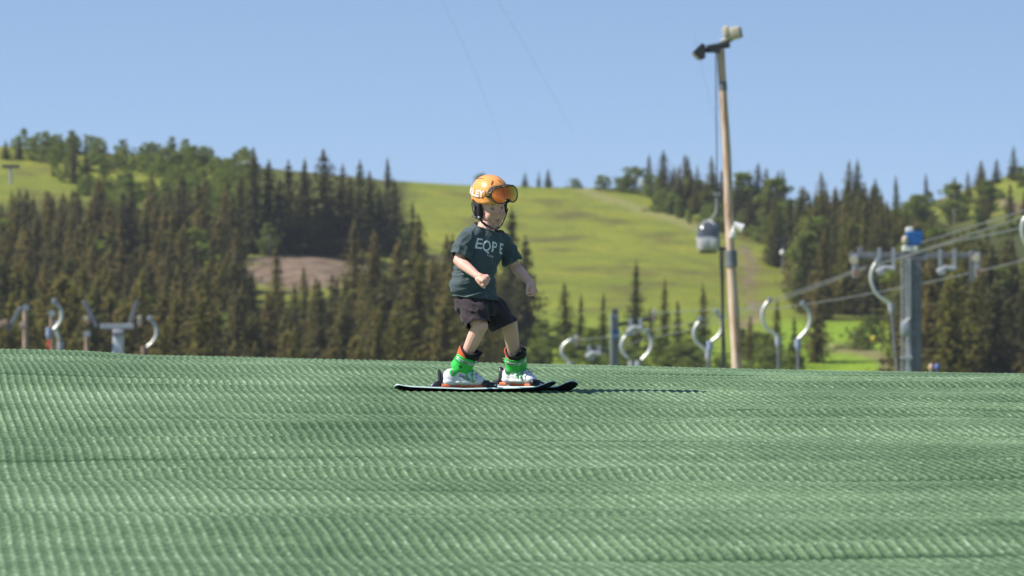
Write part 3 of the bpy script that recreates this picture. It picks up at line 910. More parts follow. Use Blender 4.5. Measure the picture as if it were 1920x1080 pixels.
# black floodlight on the left: wedge reflector with a glass face turned down to the left
c_ = at(1311, 97, YP)
ring = [(-13, 2), (4, -15), (11, -12), (11, 12), (2, 15)]
vs = [c_ + Vector((x * u_, yy, -z * u_)) for yy in (-.22, .22) for x, z in ring]
nn_ = len(ring)
fl.add(vs, [tuple(range(nn_)), tuple(range(2 * nn_ - 1, nn_ - 1, -1))] + [(i, (i + 1) % nn_, nn_ + (i + 1) % nn_, nn_ + i) for i in range(nn_)])
f1 = fl.build('floodlight', M_DARK, lp, smooth=False)
MB().box(c_ + Vector((-7 * u_, 0, -9 * u_)), (17 * u_, .40, .03), (Vector((.72, 0, -.7)), Vector((0, 1, 0)), Vector((.7, 0, .72))), bev=.01).build('lens', M_CREAM, f1, smooth=False)
MB().tube([at(1320, 93, YP), at(1330, 90, YP)], .04).build('bracket', M_GALV, lp)
b_ = MB()
c2 = at(1374, 63, YP)
axs = (Vector((.975, -.1, .2)).normalized(), Vector((.1, .99, 0)).normalized(), Vector((-.2, 0, .98)).normalized())
b_.box(c2, (31 * u_, .34, 22 * u_), axs, bev=.04)
b_.box(c2 + axs[0] * (-12 * u_) + Vector((0, 0, 5 * u_)), (13 * u_, .38, 22 * u_), axs, bev=.05)
f2 = b_.build('floodlight', M_CREAM, lp); f2['label'] = 'cream boxy floodlight tilted up to the right'
MB().box(c2 + axs[0] * (16 * u_) + axs[2] * (-1 * u_), (2 * u_, .30, 18 * u_), axs).build('lens', M_RUST, f2, smooth=False)
MB().tube([at(1350, 80, YP - .03), at(1362, 74, YP)], .06).tube([at(1358, 82, YP), at(1374, 72, YP)], .045).build('bracket', M_GALV, lp)
MB().tube([at(1342, 98, YP - .05), at(1343.5, 250, YP - .05), at(1345, 360, YP - .05), at(1349, 470, YP - .05), at(1356, 590, YP), at(1362, 690, YP)], .013, n=6).build('cable', M_DARK, lp)
# white loudspeaker horn on the pole
w_ = MB()
w_.loft([(at(1376 + 16 * t, 419 + 10 * t, YP - .22), Vector((.45, 0, .89)), Vector((0, 1, 0)), (4 + 5 * t) * u_, (5 + 4 * t) * u_) for t in (0, .3, .6, 1)], n=16)
w_.box(at(1374, 440, YP - .17), (10 * u_, .12, 13 * u_), bev=.02)
w_.tube([at(1377, 425, YP - .14), at(1371, 445, YP - .14)], .04)
w_.build('horn_speaker', M_WHITE, lp)
MB().box(at(1358, 466, YP), (18 * u_, .1, 5 * u_), bev=.01).build('bracket', M_DARK, lp, smooth=False)
# slim dark post right beside it
sp_base = at(1361, 690, 128)
zb = gz(sp_base.x, 128) - .1
spo = empty('steel_post', (sp_base.x, 128, zb), 'thin dark steel post standing close behind the wooden pole', 'post')
MB().tube([(sp_base.x, 128, zb), at(1354, 470, 128)], [.045, .035], n=10).build('post', M_DARK, spo)
MB().box(at(1353, 468, 128), (12 * 128 / FPX, .1, 6 * 128 / FPX), bev=.01).build('cap', M_DGALV, spo, smooth=False)

# gondola cabin and ropes
def rope(name, pts, r, label, cat='cable', group=None, m=None):
    P = [at(*p) for p in pts]
    # smooth through the points
    Q = []
    for i in range(len(P) - 1):
        p0 = P[max(0, i - 1)]; p1 = P[i]; p2 = P[i + 1]; p3 = P[min(len(P) - 1, i + 2)]
        for k in range(8):
            t = k / 8
            Q.append(.5 * ((2 * p1) + (p2 - p0) * t + (2 * p0 - 5 * p1 + 4 * p2 - p3) * t * t + (3 * p1 - 3 * p2 + p3 - p0) * t ** 3))
    Q.append(P[-1])
    o = MB().tube(Q, r, n=6).build(name, m or M_ROPE)
    return tag(o, label, cat, group)
YG = 420.0
ug = YG / FPX
gc = at(1328, 445, YG)
gd = empty('gondola_cabin', at(1328, 472, YG), 'white gondola cabin with dark glass dome hanging left of the wooden pole', 'gondola')
rings = []
for (py, hw) in [(471, 16), (469, 20), (462, 22), (446, 22)]:
    rings.append((at(1328, py, YG), Vector((1, 0, 0)), Vector((0, 1, 0)), hw * ug, hw * ug * 1.15))
MB().loft(rings, n=32, power=3.2).build('lower_shell', mat('gondola_white', (.42, .41, .41), .35, var=.12, vscale=1.5), gd)
rings = []
for (py, hw) in [(446, 21.4), (436, 21), (428, 19.4), (421, 15.5), (416.5, 10), (414.6, 4)]:
    rings.append((at(1328, py, YG), Vector((1, 0, 0)), Vector((0, 1, 0)), hw * ug, hw * ug * 1.15))
MB().loft(rings, n=32, power=3.0).build('dome_window', M_GLASSD, gd)
fr = MB()
for a0 in (0, 90, 180, 270):
    ca, sa = cos(R(a0 + 40)), sin(R(a0 + 40))
    fr.tube([at(1328, py, YG) + Vector((ca * hw * ug * 1.04, sa * hw * ug * 1.2, 0)) for (py, hw) in [(447, 21.5), (436, 21), (428, 19.4), (421, 15.5), (416, 9), (414, 0)]], .05, n=6)
fr.tube([at(1328, 446.5, YG) + Vector((cos(a / 5 * pi) * 22.3 * ug, sin(a / 5 * pi) * 25 * ug, 0)) for a in range(11)], .06, n=6)
fr.build('window_frame', M_WHITE, gd)
MB().loft([(at(1328, 475, YG), Vector((1, 0, 0)), Vector((0, 1, 0)), 15 * ug, 17 * ug), (at(1328, 470.6, YG), Vector((1, 0, 0)), Vector((0, 1, 0)), 18 * ug, 20 * ug)], n=24, power=3).build('floor_pan', mat('dark_brown_floor', (.09, .06, .045), .7), gd)
MB().box(at(1322, 456, YG) + Vector((0, -22.5 * ug * 1.15, 0)), (15 * ug, .06, 16 * ug), bev=.02).box(at(1337, 456, YG) + Vector((0, -22.5 * ug * 1.15, 0)), (13 * ug, .06, 16 * ug), bev=.02).build('door', mat('door_grey', (.48, .48, .50), .4), gd)
MB().tube([at(1328, 415, YG), at(1336, 408, YG), at(1343, 398, YG), at(1344, 366, YG)], .06, n=8).box(at(1344, 364, YG), (.5, .25, .2)).build('hanger_arm', M_GALV, gd)
rope('gondola_rope', [(850, -140, 95), (1010, 130, 135), (1085, 263, 190), (1130, 312, 235), (1215, 350, 330), (1344, 364, 420), (1467, 449, 720)], .002, 'thin gondola rope slanting down the sky left of the wooden pole to the far tower', 'cable')
rope('gondola_rope', [(760, -140, 105), (880, 110, 150), (937, 255, 200), (966, 310, 240), (1100, 385, 400), (1300, 428, 560), (1466, 451, 720)], .002, 'thin gondola rope slanting down the sky just right of the helmet', 'cable')
rope('gondola_rope', [(1300, 60, 120), (1348, 245, 170), (1385, 318, 260), (1420, 376, 380), (1448, 420, 530), (1470, 447, 720)], .0022, 'pair end of gondola rope running down past the pole to the far tower', 'cable')
g_ = ground_at(1468, 514)
YT = g_.y; ut = YT / FPX
tw = empty('gondola_tower', (g_.x, YT, gz(g_.x, YT)), 'distant slim gondola tower with a pale round head above the pasture', 'lift tower')
MB().tube([(g_.x, YT, gz(g_.x, YT)), at(1468, 446, YT)], [.14, .10], n=10).build('mast', M_DGALV, tw)
MB().ell(at(1467, 474, YT) - Vector((0, .3, 0)), (.36, .3, .36)).build('round_head', M_WHITE, tw)
MB().box(at(1470, 449, YT), (1.6, .5, .45), bev=.05).build('crossarm', M_DARK, tw, smooth=False)

# ---- T-bar lift: main pylon
YM = 200.0
um = YM / FPX
X_, Yv, Z_ = Vector((1, 0, 0)), Vector((0, 1, 0)), Vector((0, 0, 1))
pb = at(1713, 690, YM); zb = gz(pb.x, YM)
py_ = empty('lift_pylon', (pb.x, YM, zb), 'tall grey steel lift pylon with a wide crossarm and blue topped head', 'lift pylon')
hp = at(1713, 484, YM).z
# column is an H-profile box seen on edge: a light flange at the left, darker web face
c = MB()
for q in (0,):
    zc = (zb + hp) / 2
    c.box((at(1716.5, 500, YM).x, YM, zc), (21 * um, .34, hp - zb), bev=.015)
c.build('column', M_DGALV, py_, smooth=False)
MB().box((at(1704, 500, YM).x, YM - .06, (zb + hp) / 2), (6 * um, .50, hp - zb - .02), bev=.01).build('column_flange', M_GALV, py_, smooth=False)
MB().box(at(1716, 479, YM), (246 * um, .3, 11 * um), bev=.02).box(at(1717, 486, YM), (46 * um, .36, 7 * um), bev=.02).build('crossarm', M_DGALV, py_, smooth=False)
MB().box(at(1714, 447, YM), (31 * um, .42, 26 * um), bev=.04).build('head_box', M_BLUE, py_, smooth=False)
MB().box(at(1705, 431, YM), (13 * um, .34, 10 * um), bev=.04).build('head_cap', M_WHITE, py_, smooth=False)
MB().box(at(1706, 466, YM), (28 * um, .4, 11 * um), bev=.03).build('head_base', M_WHITE, py_, smooth=False)
MB().box(at(1721, 430, YM), (14 * um, .3, 7 * um), bev=.03).build('motor', M_DARK, py_, smooth=False)
MB().ell(at(1697, 450, YM - .2), (6 * um, .06, 8 * um)).build('lamp', M_CREAM, py_)
def ubracket(x0, x1, yt, yb, Y, uu, par):
    m = MB()
    for x in (x0, x1):
        m.box((at(x, 500, Y).x, Y - .25, (at(x, yt, Y).z + at(x, yb, Y).z) / 2), (7 * uu, .08, (yb - yt) * uu), bev=.01)
    m.tube([at(x0 - 8 * uu / uu * .6, yb + 2, Y - .25), at((x0 + x1) / 2 - 3, yb - 6, Y - .25), at(x1 + 3, yb - 3, Y - .25)], 5.2 * uu, n=8)
    m.box(at(x0 + 4, yb + 3, Y - .25), (14 * uu, .2, 9 * uu), bev=.02)
    m.build('bracket', M_GALV, par, smooth=False)
ubracket(1648, 1675, 465, 508, YM, um, py_)
ubracket(1762, 1789, 467, 508, YM, um, py_)
def sheaves(spec, Y, uu, par):
    for (x, y, w, h) in spec:
        s_ = MB()
        s_.box(at(x, y, Y - .2), (w * .45 * uu, .12, h * uu), bev=.02)
        o = s_.build('sheave_frame', M_GALV, par, smooth=False)
        for k, dy in enumerate((-.28, .28)):
            cx = at(x + (1 if k else -1) * w * .12, y + dy * h, Y - .3)
            MB().tube([cx - Yv * .07, cx + Yv * .07], w * .30 * uu, n=18).build('wheel', M_CREAM if k == 0 else M_RUST, o)
sheaves([(1604, 500, 26, 44), (1833, 497, 24, 46)], YM, um, py_)
MB().box(at(1614, 476, YM), (10 * um, .2, 26 * um), bev=.02).box(at(1822, 500, YM - .1), (9 * um, .2, 60 * um), bev=.02).build('end_plate', M_DGALV, py_, smooth=False)
l_ = MB()
lx0, lx1 = 1690, 1697
for x in (lx0, lx1):
    l_.tube([(at(x, 500, YM).x, YM - .3, zb), (at(x, 500, YM).x, YM - .3, at(x, 488, YM).z)], .028, n=6)
z_ = zb + .3
while z_ < hp:
    l_.tube([(at(lx0, 500, YM).x, YM - .3, z_), (at(lx1, 500, YM).x, YM - .3, z_)], .016, n=6); z_ += .3
l_.build('ladder', M_GALV, py_)
cb = MB(); cb.box(at(1697, 617, YM - .35), (17 * um, .2, 26 * um), bev=.04); cb.tube([at(1692, 608, YM - .35), at(1706, 597, YM - .35)], .05)
MB().box(at(1700, 671, YM - .3), (22 * um, .12, 7 * um), bev=.02).build('ladder_bracket', M_GALV, py_, smooth=False)
cb.build('control_box', M_GALV, py_)

# ---- far pylon
YF = 330.0; uf = YF / FPX
pb = at(1153, 690, YF); zb = gz(pb.x, YF)
pf = empty('lift_pylon', (pb.x, YF, zb), 'far lift pylon with stepped arms and a blue collar right of the skier', 'lift pylon')
ht = at(1153, 588, YF).z
MB().box((at(1154, 600, YF).x, YF, (zb + ht) / 2), (13 * uf, .4, ht - zb), bev=.02).build('column', M_DGALV, pf, smooth=False)
MB().box((at(1146, 600, YF).x, YF - .08, (zb + ht) / 2), (4 * uf, .5, ht - zb - .05), bev=.02).build('column_flange', M_GALV, pf, smooth=False)
MB().box(at(1154, 627, YF), (16 * uf, .5, 17 * uf), bev=.03).build('collar', M_BLUE, pf, smooth=False)
MB().tube([at(1148, 584, YF), at(1159, 584, YF)], 5 * uf, n=10).build('head_cap', M_DARK, pf)
MB().box(at(1193, 603, YF), (72 * uf, .3, 7 * uf), (Vector((.985, 0, .17)), Yv, Vector((-.17, 0, .985))), bev=.03).build('crossarm', M_DARK, pf, smooth=False)
MB().box(at(1111, 655, YF), (62 * uf, .3, 7 * uf), (Vector((.99, 0, -.12)), Yv, Vector((.12, 0, .99))), bev=.03).build('crossarm', M_DARK, pf, smooth=False)
ubracket(1182, 1201, 596, 620, YF, uf, pf)
ubracket(1104, 1123, 647, 668, YF, uf, pf)
sheaves([(1227, 590, 15, 22), (1081, 638, 14, 22)], YF, uf, pf)

# ---- ropes of the T-bar lift
GR = 'haul ropes of the T-bar lift'
rope('haul_rope', [(2100, 325, 165), (1960, 380, 180), (1903, 400, 186), (1727, 455, 199.5)], .020, 'top one of the grey ropes running from the blue topped head to the right edge', 'cable', GR)
rope('haul_rope', [(2100, 336, 160), (1913, 408, 182), (1693, 481, 199.4), (1606, 506, 201), (1560, 523, 210), (1440, 565, 240), (1380, 583, 262), (1297, 605, 295), (1147, 631, 324), (1083, 637, 329.5)], .020, 'grey rope over the left end of the main pylon to the far pylon', 'cable', GR)
rope('haul_rope', [(2100, 372, 160), (1910, 428, 182), (1793, 453, 192), (1693, 483, 199.2), (1606, 510, 201), (1560, 528, 210), (1440, 571, 240), (1380, 591, 262), (1297, 617, 292), (1184, 643, 324), (1120, 668, 360)], .020, 'lower grey rope that sags below its neighbour left of the main pylon', 'cable', GR)
rope('haul_rope', [(2100, 430, 165), (1920, 487, 185), (1836, 508, 199.5), (1727, 532, 208), (1560, 563, 235), (1440, 579, 270), (1360, 579, 295), (1228, 587, 329.5)], .020, 'lone grey rope hanging below the right arm of the main pylon', 'cable', GR)

# ---- T-bar hangers: grip, bent arm, spring box, tube
def hanger(arm, grip, box, rod, Y, label, w=3.5, bm=None, rodm=None, boxs=(12, 16)):
    uu = Y / FPX
    t = empty('tow_hanger', at(box[0], box[1], Y), label, 'tow hanger', 'tow hangers on the lift ropes')
    A = [at(x, y, Y) for x, y in arm]
    Q = []
    for i in range(len(A) - 1):
        p0 = A[max(0, i - 1)]; p1 = A[i]; p2 = A[i + 1]; p3 = A[min(len(A) - 1, i + 2)]
        for k in range(5):
            s = k / 5
            Q.append(.5 * ((2 * p1) + (p2 - p0) * s + (2 * p0 - 5 * p1 + 4 * p2 - p3) * s * s + (3 * p1 - 3 * p2 + p3 - p0) * s ** 3))
    Q.append(A[-1])
    MB().tube(Q, w * uu, n=10).build('bent_arm', M_ALU, t)
    gp = at(grip[0], grip[1], Y)
    MB().tube([gp - Yv * .1, gp + Yv * .1], 5.5 * uu, n=14).box(gp, (5 * uu, .26, 9 * uu), bev=.01).build('rope_grip', M_GALV, t)
    bc = at(box[0], box[1], Y)
    ax = (at(*rod, Y) - bc).normalized() if rod else Vector((0, 0, -1))
    b = MB(); b.tube([bc - ax * boxs[1] * .5 * uu, bc + ax * boxs[1] * .5 * uu], boxs[0] * .5 * uu, n=16, up=(0, 1, 0))
    b.ell(bc + ax * boxs[1] * .7 * uu, boxs[0] * .38 * uu)
    b.build('spring_box', bm or M_GALV, t)
    if rod:
        MB().tube([bc + ax * boxs[1] * .9 * uu, at(*rod, Y)], 2.6 * uu, n=8).build('tow_tube', rodm or M_DGALV, t)
    return t
M_BBOX = mat('blue_grey_plastic', (.30, .36, .52), .5)
hanger([(1643, 492), (1634, 510), (1634, 530), (1643, 550), (1656, 562), (1668, 570)], (1645, 489), (1671, 576), (1684, 720), 185, 'curved aluminium tow hanger in front of the main pylon, left of its column')
hanger([(1441, 565), (1432, 578), (1429, 595), (1436, 614), (1446, 623), (1456, 630)], (1443, 562), (1459, 638), (1460, 720), 215, 'tow hanger bending left, nearer the wooden pole of the pair at its right', 3.5)
hanger([(1506, 572), (1516, 585), (1519, 600), (1514, 617), (1504, 629), (1497, 636)], (1505, 569), (1496, 643), (1497, 720), 225, 'tow hanger bending right with blue grey box, below the right ropes', 3.5, M_BBOX)
hanger([(1313, 601), (1303, 615), (1301, 630), (1307, 643), (1317, 652), (1325, 659)], (1312, 598), (1328, 664), (1329, 720), 235, 'tow hanger bending left, just left of the wooden pole', 3.5)
hanger([(1344, 587), (1353, 600), (1354, 616), (1347, 630), (1338, 638), (1333, 643)], (1343, 584), (1331, 647), (1329, 720), 245, 'tow hanger bending right with blue grey box touching the wooden pole', 3.5, M_BBOX)
hanger([(1175, 628), (1167, 640), (1165, 652), (1170, 664), (1178, 672)], (1176, 626), (1184, 684), (1186, 720), 275, 'tow hanger bending left below the right arm of the far pylon', 3.5)
hanger([(1212, 624), (1220, 636), (1221, 650), (1214, 664), (1203, 675)], (1211, 621), (1197, 684), (1196, 720), 285, 'tow hanger bending right below the right arm of the far pylon', 3.5)
hanger([(1069, 638), (1058, 646), (1053, 658), (1056, 668), (1066, 680)], (1073, 637), (1070, 686), (1072, 720), 262, 'bright tow hanger poking over the crest just right of the skier', 3.5)
hanger([(1928, 404), (1918, 415), (1916, 435), (1922, 455), (1935, 470)], (1930, 401), (1942, 478), (1952, 640), 170, 'tow hanger cut by the right edge of the picture', 3.5)
hanger([(103, 568), (113, 580), (115, 597), (107, 612), (95, 622), (90, 627)], (102, 565), (92, 622), (90, 720), 190, 'curved tow hanger with a red tube at the left', 3.5, M_BBOX, M_RED)
hanger([(103, 610), (107, 625), (112, 638)], (104, 607), (113, 648), (114, 720), 230, 'dull tow hanger half hidden behind the red tubed one', 3.5, M_GALV)
hanger([(282, 599), (291, 612), (293, 628), (285, 643), (274, 652)], (281, 597), (270, 657), (268, 720), 240, 'faint tow hanger right of the forked pylon at the left', 3.2, M_RUST)

# ---- forked pylon at the left
YL = 190.0; ul = YL / FPX
pb = at(219, 690, YL); zb = gz(pb.x, YL)
pl = empty('lift_pylon', (pb.x, YL, zb), 'pale lift pylon with two arms spread like a fork at the left', 'lift pylon')
MB().loft([((at(216, 690, YL).x, YL, zb), X_, Yv, 14 * ul, .2), (at(222, 618, YL), X_, Yv, 10 * ul, .17)], n=24, power=5).build('column', mat('pale_steel', (.62, .63, .68), .45, .2, var=.1), pl)
MB().box(at(220, 612, YL), (62 * ul, .22, 10 * ul), bev=.02).build('crossbar', M_GALV, pl, smooth=False)
MB().box(at(222, 626, YL - .05), (21 * ul, .36, 7 * ul), bev=.01).build('collar', M_DGALV, pl, smooth=False)
for (a, b) in (((158, 566), (181, 612)), ((257, 566), (242, 612))):
    A, B = at(*a, YL), at(*b, YL); d = (A - B); Ld = d.length; d.normalize()
    MB().box((A + B) / 2, (8 * ul, .16, Ld + .1), (Yv.cross(d), Yv, d), bev=.02).build('arm', M_DGALV, pl, smooth=False)
sheaves([(163, 600, 15, 14), (262, 602, 14, 22)], YL, ul, pl)
def wpost(px, ytop, Y, label, w=9):
    uu = Y / FPX; b = at(px, 690, Y); z0 = gz(b.x, Y) - .1
    t = empty('wooden_post', (b.x, Y, z0), label, 'post', 'wooden posts by the lift at the left')
    MB().tube([(b.x, Y, z0), at(px, ytop, Y)], w * .5 * uu, n=12).build('post', M_POST, t)
    MB().tube([at(px, ytop, Y) - Yv * .12, at(px, ytop, Y) + Yv * .12], 6.5 * uu, n=14).build('cap_wheel', M_GALV, t)
wpost(48, 577, 200, 'wooden post with a wheel on top near the left edge', 11)
wpost(97, 588, 225, 'slim wooden post behind the red tubed hanger', 8)
wpost(163, 626, 205, 'short wooden post under the left arm of the forked pylon', 9)
pb = at(-30, 690, YL); zb = gz(pb.x, YL)
p2 = empty('lift_pylon', (pb.x, YL, zb), 'forked lift pylon cut by the left edge, only its right arm showing', 'lift pylon')
MB().box((pb.x, YL, (zb + at(0, 612, YL).z) / 2), (20 * ul, .34, at(0, 612, YL).z - zb), bev=.02).build('column', M_GALV, p2, smooth=False)
MB().box(at(-18, 616, YL), (70 * ul, .24, 11 * ul), (Vector((.93, 0, .37)), Yv, Vector((-.37, 0, .93))), bev=.03).build('crossbar', M_POST, p2, smooth=False)
A, B = at(40, 575, YL), at(15, 620, YL); d = (A - B); Ld = d.length; d.normalize()
MB().box((A + B) / 2, (8 * ul, .16, Ld), (Yv.cross(d), Yv, d), bev=.02).build('arm', M_DGALV, p2, smooth=False)
sheaves([(42, 611, 13, 16)], YL, ul, p2)

# ---- small far things
g = ground_at(20, 345); H = at(20, 312, g.y).z - g.z
t = empty('lift_pylon', tuple(g), 'tiny grey lift pylon standing on the upper left meadow', 'lift pylon')
MB().tube([g, g + Vector((0, 0, H))], .22, n=8).build('column', M_GALV, t)
MB().box(g + Vector((0, 0, H)), (2.6, .5, .5), bev=.05).build('crossarm', M_DARK, t, smooth=False)
g = ground_at(462, 318); t = empty('hut', tuple(g), 'small hut with a white roof on the left skyline', 'hut')
k = at(462, 303, g.y).z - g.z
MB().box(g + Vector((0, 0, k * .35)), (2.3, 3, k * .7)).build('wall', mat('hut_wood', (.2, .13, .09), .8, var=.2), t, smooth=False)
MB().add([g + Vector(v) for v in ((-1.7, -1.9, k * .6), (1.7, -1.9, k * .6), (0, -1.9, k * 1.05), (-1.7, 1.9, k * .6), (1.7, 1.9, k * .6), (0, 1.9, k * 1.05))], [(0, 1, 2), (5, 4, 3), (0, 2, 5, 3), (1, 4, 5, 2), (0, 3, 4, 1)]).build('roof', M_WHITE, t, smooth=False)
g = ground_at(1203, 366); t = empty('snow_gun', tuple(g), 'white round snow gun among the bushes on the skyline', 'snow gun')
k = at(1203, 343, g.y).z - g.z
cc = g + Vector((0, -1.5, k))
MB().tube([g + Vector((0, -1.5, 0)), cc], .09, n=8).build('stand', M_GALV, t)
MB().tube([cc + Yv * .4, cc + Yv * .1, cc - Yv * .25, cc - Yv * .35], [.25, .42, .46, .40], n=20).build('barrel', M_WHITE, t)
g = ground_at(1633, 652); t = empty('marker_ball', tuple(g), 'yellow marker ball on a stake in the lower right meadow', 'marker')
k = max(.8, at(1633, 641, g.y - 3).z - g.z)
MB().tube([g - Yv * 3, g - Yv * 3 + Z_ * k], .04, n=6).build('stake', M_POST, t)
MB().ell(g - Yv * 3 + Z_ * k, .36).build('ball', mat('yellow_plastic', (.75, .60, .05), .5), t)
for (px, cm, lab) in ((1746, mat('tan_cap', (.55, .38, .28), .6), 'short post with a tan cap peeping over the crest by the pylon foot'), (1757, mat('blue_cap', (.12, .16, .42), .5), 'short post with a blue cap peeping over the crest by the pylon foot')):
    b = at(px, 700, 150); z0 = gz(b.x, 150)
    t = empty('capped_post', (b.x, 150, z0), lab, 'post', 'capped posts at the pylon foot')
    zt = at(px, 688, 150).z
    MB().tube([(b.x, 150, z0), (b.x, 150, zt)], .045, n=8).build('post', M_GALV, t)
    MB().ell((b.x, 150, zt - .02), (.075, .075, .11)).build('cap', cm, t)
build_haze(-9100, 9100, -3100, 12100, -46, 120, .00009)
# ------------------------------------------------------------------ the young skier
S0 = 30.0 / FPX                       # metres per photo pixel at the skier
def K(px, py, d=0.0): return at(px, py, 30.0 + d)
GRP = None
root_loc = K(915, 734, .12)
boy = empty('person', root_loc, 'child in dark tee and shorts gliding on skis over the green matting, arms held low', 'person')

def evaluated(me, mods):
    o = bpy.data.objects.new('tmp', me); col.objects.link(o)
    for typ, kw in mods:
        md = o.modifiers.new(typ, typ)
        for k_, v_ in kw.items(): setattr(md, k_, v_)
    dg = bpy.context.evaluated_depsgraph_get(); dg.update()
    r = bpy.data.meshes.new_from_object(o.evaluated_get(dg))
    bpy.data.objects.remove(o)
    return r
def union(mb, voxel, smooth=6, fac=.5):
    me = evaluated(mb.mesh('u'), [('REMESH', dict(mode='VOXEL', voxel_size=voxel)), ('SMOOTH', dict(factor=fac, iterations=smooth))])
    return me
def get_co(me):
    c = np.empty(len(me.vertices) * 3); me.vertices.foreach_get('co', c); return c.reshape(-1, 3)
def get_no(me):
    c = np.empty(len(me.vertices) * 3); me.vertices.foreach_get('normal', c); return c.reshape(-1, 3)
def set_co(me, c):
    me.vertices.foreach_set('co', c.ravel()); me.update()
def cut(me, center, normal, radius, axr=9.0):
    """cut an opening: removes what lies beyond the plane near the centre"""
    bm = bmesh.new(); bm.from_mesh(me)
    c = Vector(center); n = Vector(normal).normalized()
    def near(f, k=1.0):
        q = f.calc_center_median() - c
        return q.length < radius * k and (q - n * q.dot(n)).length < axr
    fs = [f for f in bm.faces if near(f)]
    ge = set(fs)
    for f in fs:
        ge.update(f.edges); ge.update(f.verts)
    bmesh.ops.bisect_plane(bm, geom=list(ge), plane_co=c, plane_no=n)
    dl = [f for f in bm.faces if near(f, 1.05) and (f.calc_center_median() - c).dot(n) > 1e-5]
    bmesh.ops.delete(bm, geom=dl, context='FACES')
    bm.to_mesh(me); bm.free(); me.update()
def tidy(me, it=10):
    """keep the largest piece and fair its open edges"""
    bm = bmesh.new(); bm.from_mesh(me)
    bmesh.ops.delete(bm, geom=[v for v in bm.verts if not v.link_faces], context='VERTS')
    seen = set(); best = []
    for v in bm.verts:
        if v in seen: continue
        st = [v]; comp = []; seen.add(v)
        while st:
            q = st.pop(); comp.append(q)
            for e in q.link_edges:
                w = e.other_vert(q)
                if w not in seen: seen.add(w); st.append(w)
        if len(comp) > len(best): best = comp
    keep_ = set(best)
    bmesh.ops.delete(bm, geom=[v for v in bm.verts if v not in keep_], context='VERTS')
    for _ in range(it):
        new = {}
        for v in bm.verts:
            if not v.is_boundary: continue
            nb = [e.other_vert(v) for e in v.link_edges if e.is_boundary]
            if len(nb) == 2: new[v] = v.co * .4 + (nb[0].co + nb[1].co) * .3
        for v, c in new.items(): v.co = c
        ring = {w for v in new for e in v.link_edges for w in (e.other_vert(v),) if not w.is_boundary}
        upd = {w: w.co * .6 + sum((e.other_vert(w).co for e in w.link_edges), Vector()) / len(w.link_edges) * .4 for w in ring}
        for v, c in upd.items(): v.co = c
    bm.to_mesh(me); bm.free(); me.update()
def bvh_of(me):
    me.calc_loop_triangles() if hasattr(me, 'calc_loop_triangles') else None
    return BVHTree.FromPolygons([v.co.copy() for v in me.vertices], [tuple(p.vertices) for p in me.polygons])
def text_flat(txt, size, spacing=1.0, extr=0, offset=0.0, shear=0.0, maxe=.004):
    cu = bpy.data.curves.new('t', 'FONT'); cu.body = txt; cu.size = size; cu.align_x = 'CENTER'; cu.align_y = 'CENTER'
    cu.space_character = spacing; cu.offset = offset; cu.resolution_u = 3; cu.shear = shear
    o = bpy.data.objects.new('t', cu); col.objects.link(o)
    dg = bpy.context.evaluated_depsgraph_get(); dg.update()
    me = bpy.data.meshes.new_from_object(o.evaluated_get(dg))
    bpy.data.objects.remove(o); bpy.data.curves.remove(cu)
    bm = bmesh.new(); bm.from_mesh(me)
    bmesh.ops.triangulate(bm, faces=bm.faces)
    for _ in range(3):
        es = [e for e in bm.edges if e.calc_length() > maxe]
        if not es: break
        bmesh.ops.subdivide_edges(bm, edges=es, cuts=1); bmesh.ops.triangulate(bm, faces=bm.faces)
    bm.verts.index_update()
    vs = [v.co.copy() for v in bm.verts]; fs = [[v.index for v in f.verts] for f in bm.faces]
    bm.free(); return vs, fs
def thick_patch(mb, P, N_, fs, th, mi=0):
    """a thin raised print: top faces over the surface plus their rim"""
    n = len(P)
    top_ = [p + q * th for p, q in zip(P, N_)]
    cnt = {}
    for f in fs:
        for i in range(len(f)):
            e = (f[i], f[(i + 1) % len(f)]); cnt[e] = 1
    side = [(a, b, b + n, a + n) for (a, b) in cnt if (b, a) not in cnt]
    mb.add(top_ + [p - q * .0006 for p, q in zip(P, N_)], [tuple(f) for f in fs] + side, mi)
def project(vs, fs, O, e1, e2, bv, th=.0012, maxd=.6):
    """lay flat letters on a surface along the normal of their plane"""
    n = Vector(e1).cross(Vector(e2)).normalized()      # points out to the viewer of the text
    P, Q = [], []
    for v in vs:
        o_ = Vector(O) + Vector(e1) * v.x + Vector(e2) * v.y + n * .25
        h = bv.ray_cast(o_, -n, maxd)
        if h[0] is None: P.append(o_ - n * .25); Q.append(n)
        else: P.append(h[0]); Q.append(h[1] if h[1].dot(n) > 0 else -h[1])
    return P, Q

# frames: chest turned ~37 degrees, head ~33
def frame(yaw, pitch=0, roll=0):
    """forward, left and up axes of something facing yaw degrees from the camera towards the right"""
    a = R(yaw)
    f = Vector((sin(a), -cos(a), 0)); l = Vector((cos(a), sin(a), 0)); u = Vector((0, 0, 1))
    q = Quaternion(l, R(pitch)); f, u = q @ f, q @ u            # pitch > 0 looks down
    q = Quaternion(f, R(roll)); l, u = q @ l, q @ u             # roll > 0 leans to its left
    return f, l, u
CF, CL, CU = frame(37)
HF, HL, HU = frame(29, 16, 8)
HC = K(921, 383, 0)
def hd(l, f, u): return HC + HL * l + HF * f + HU * u

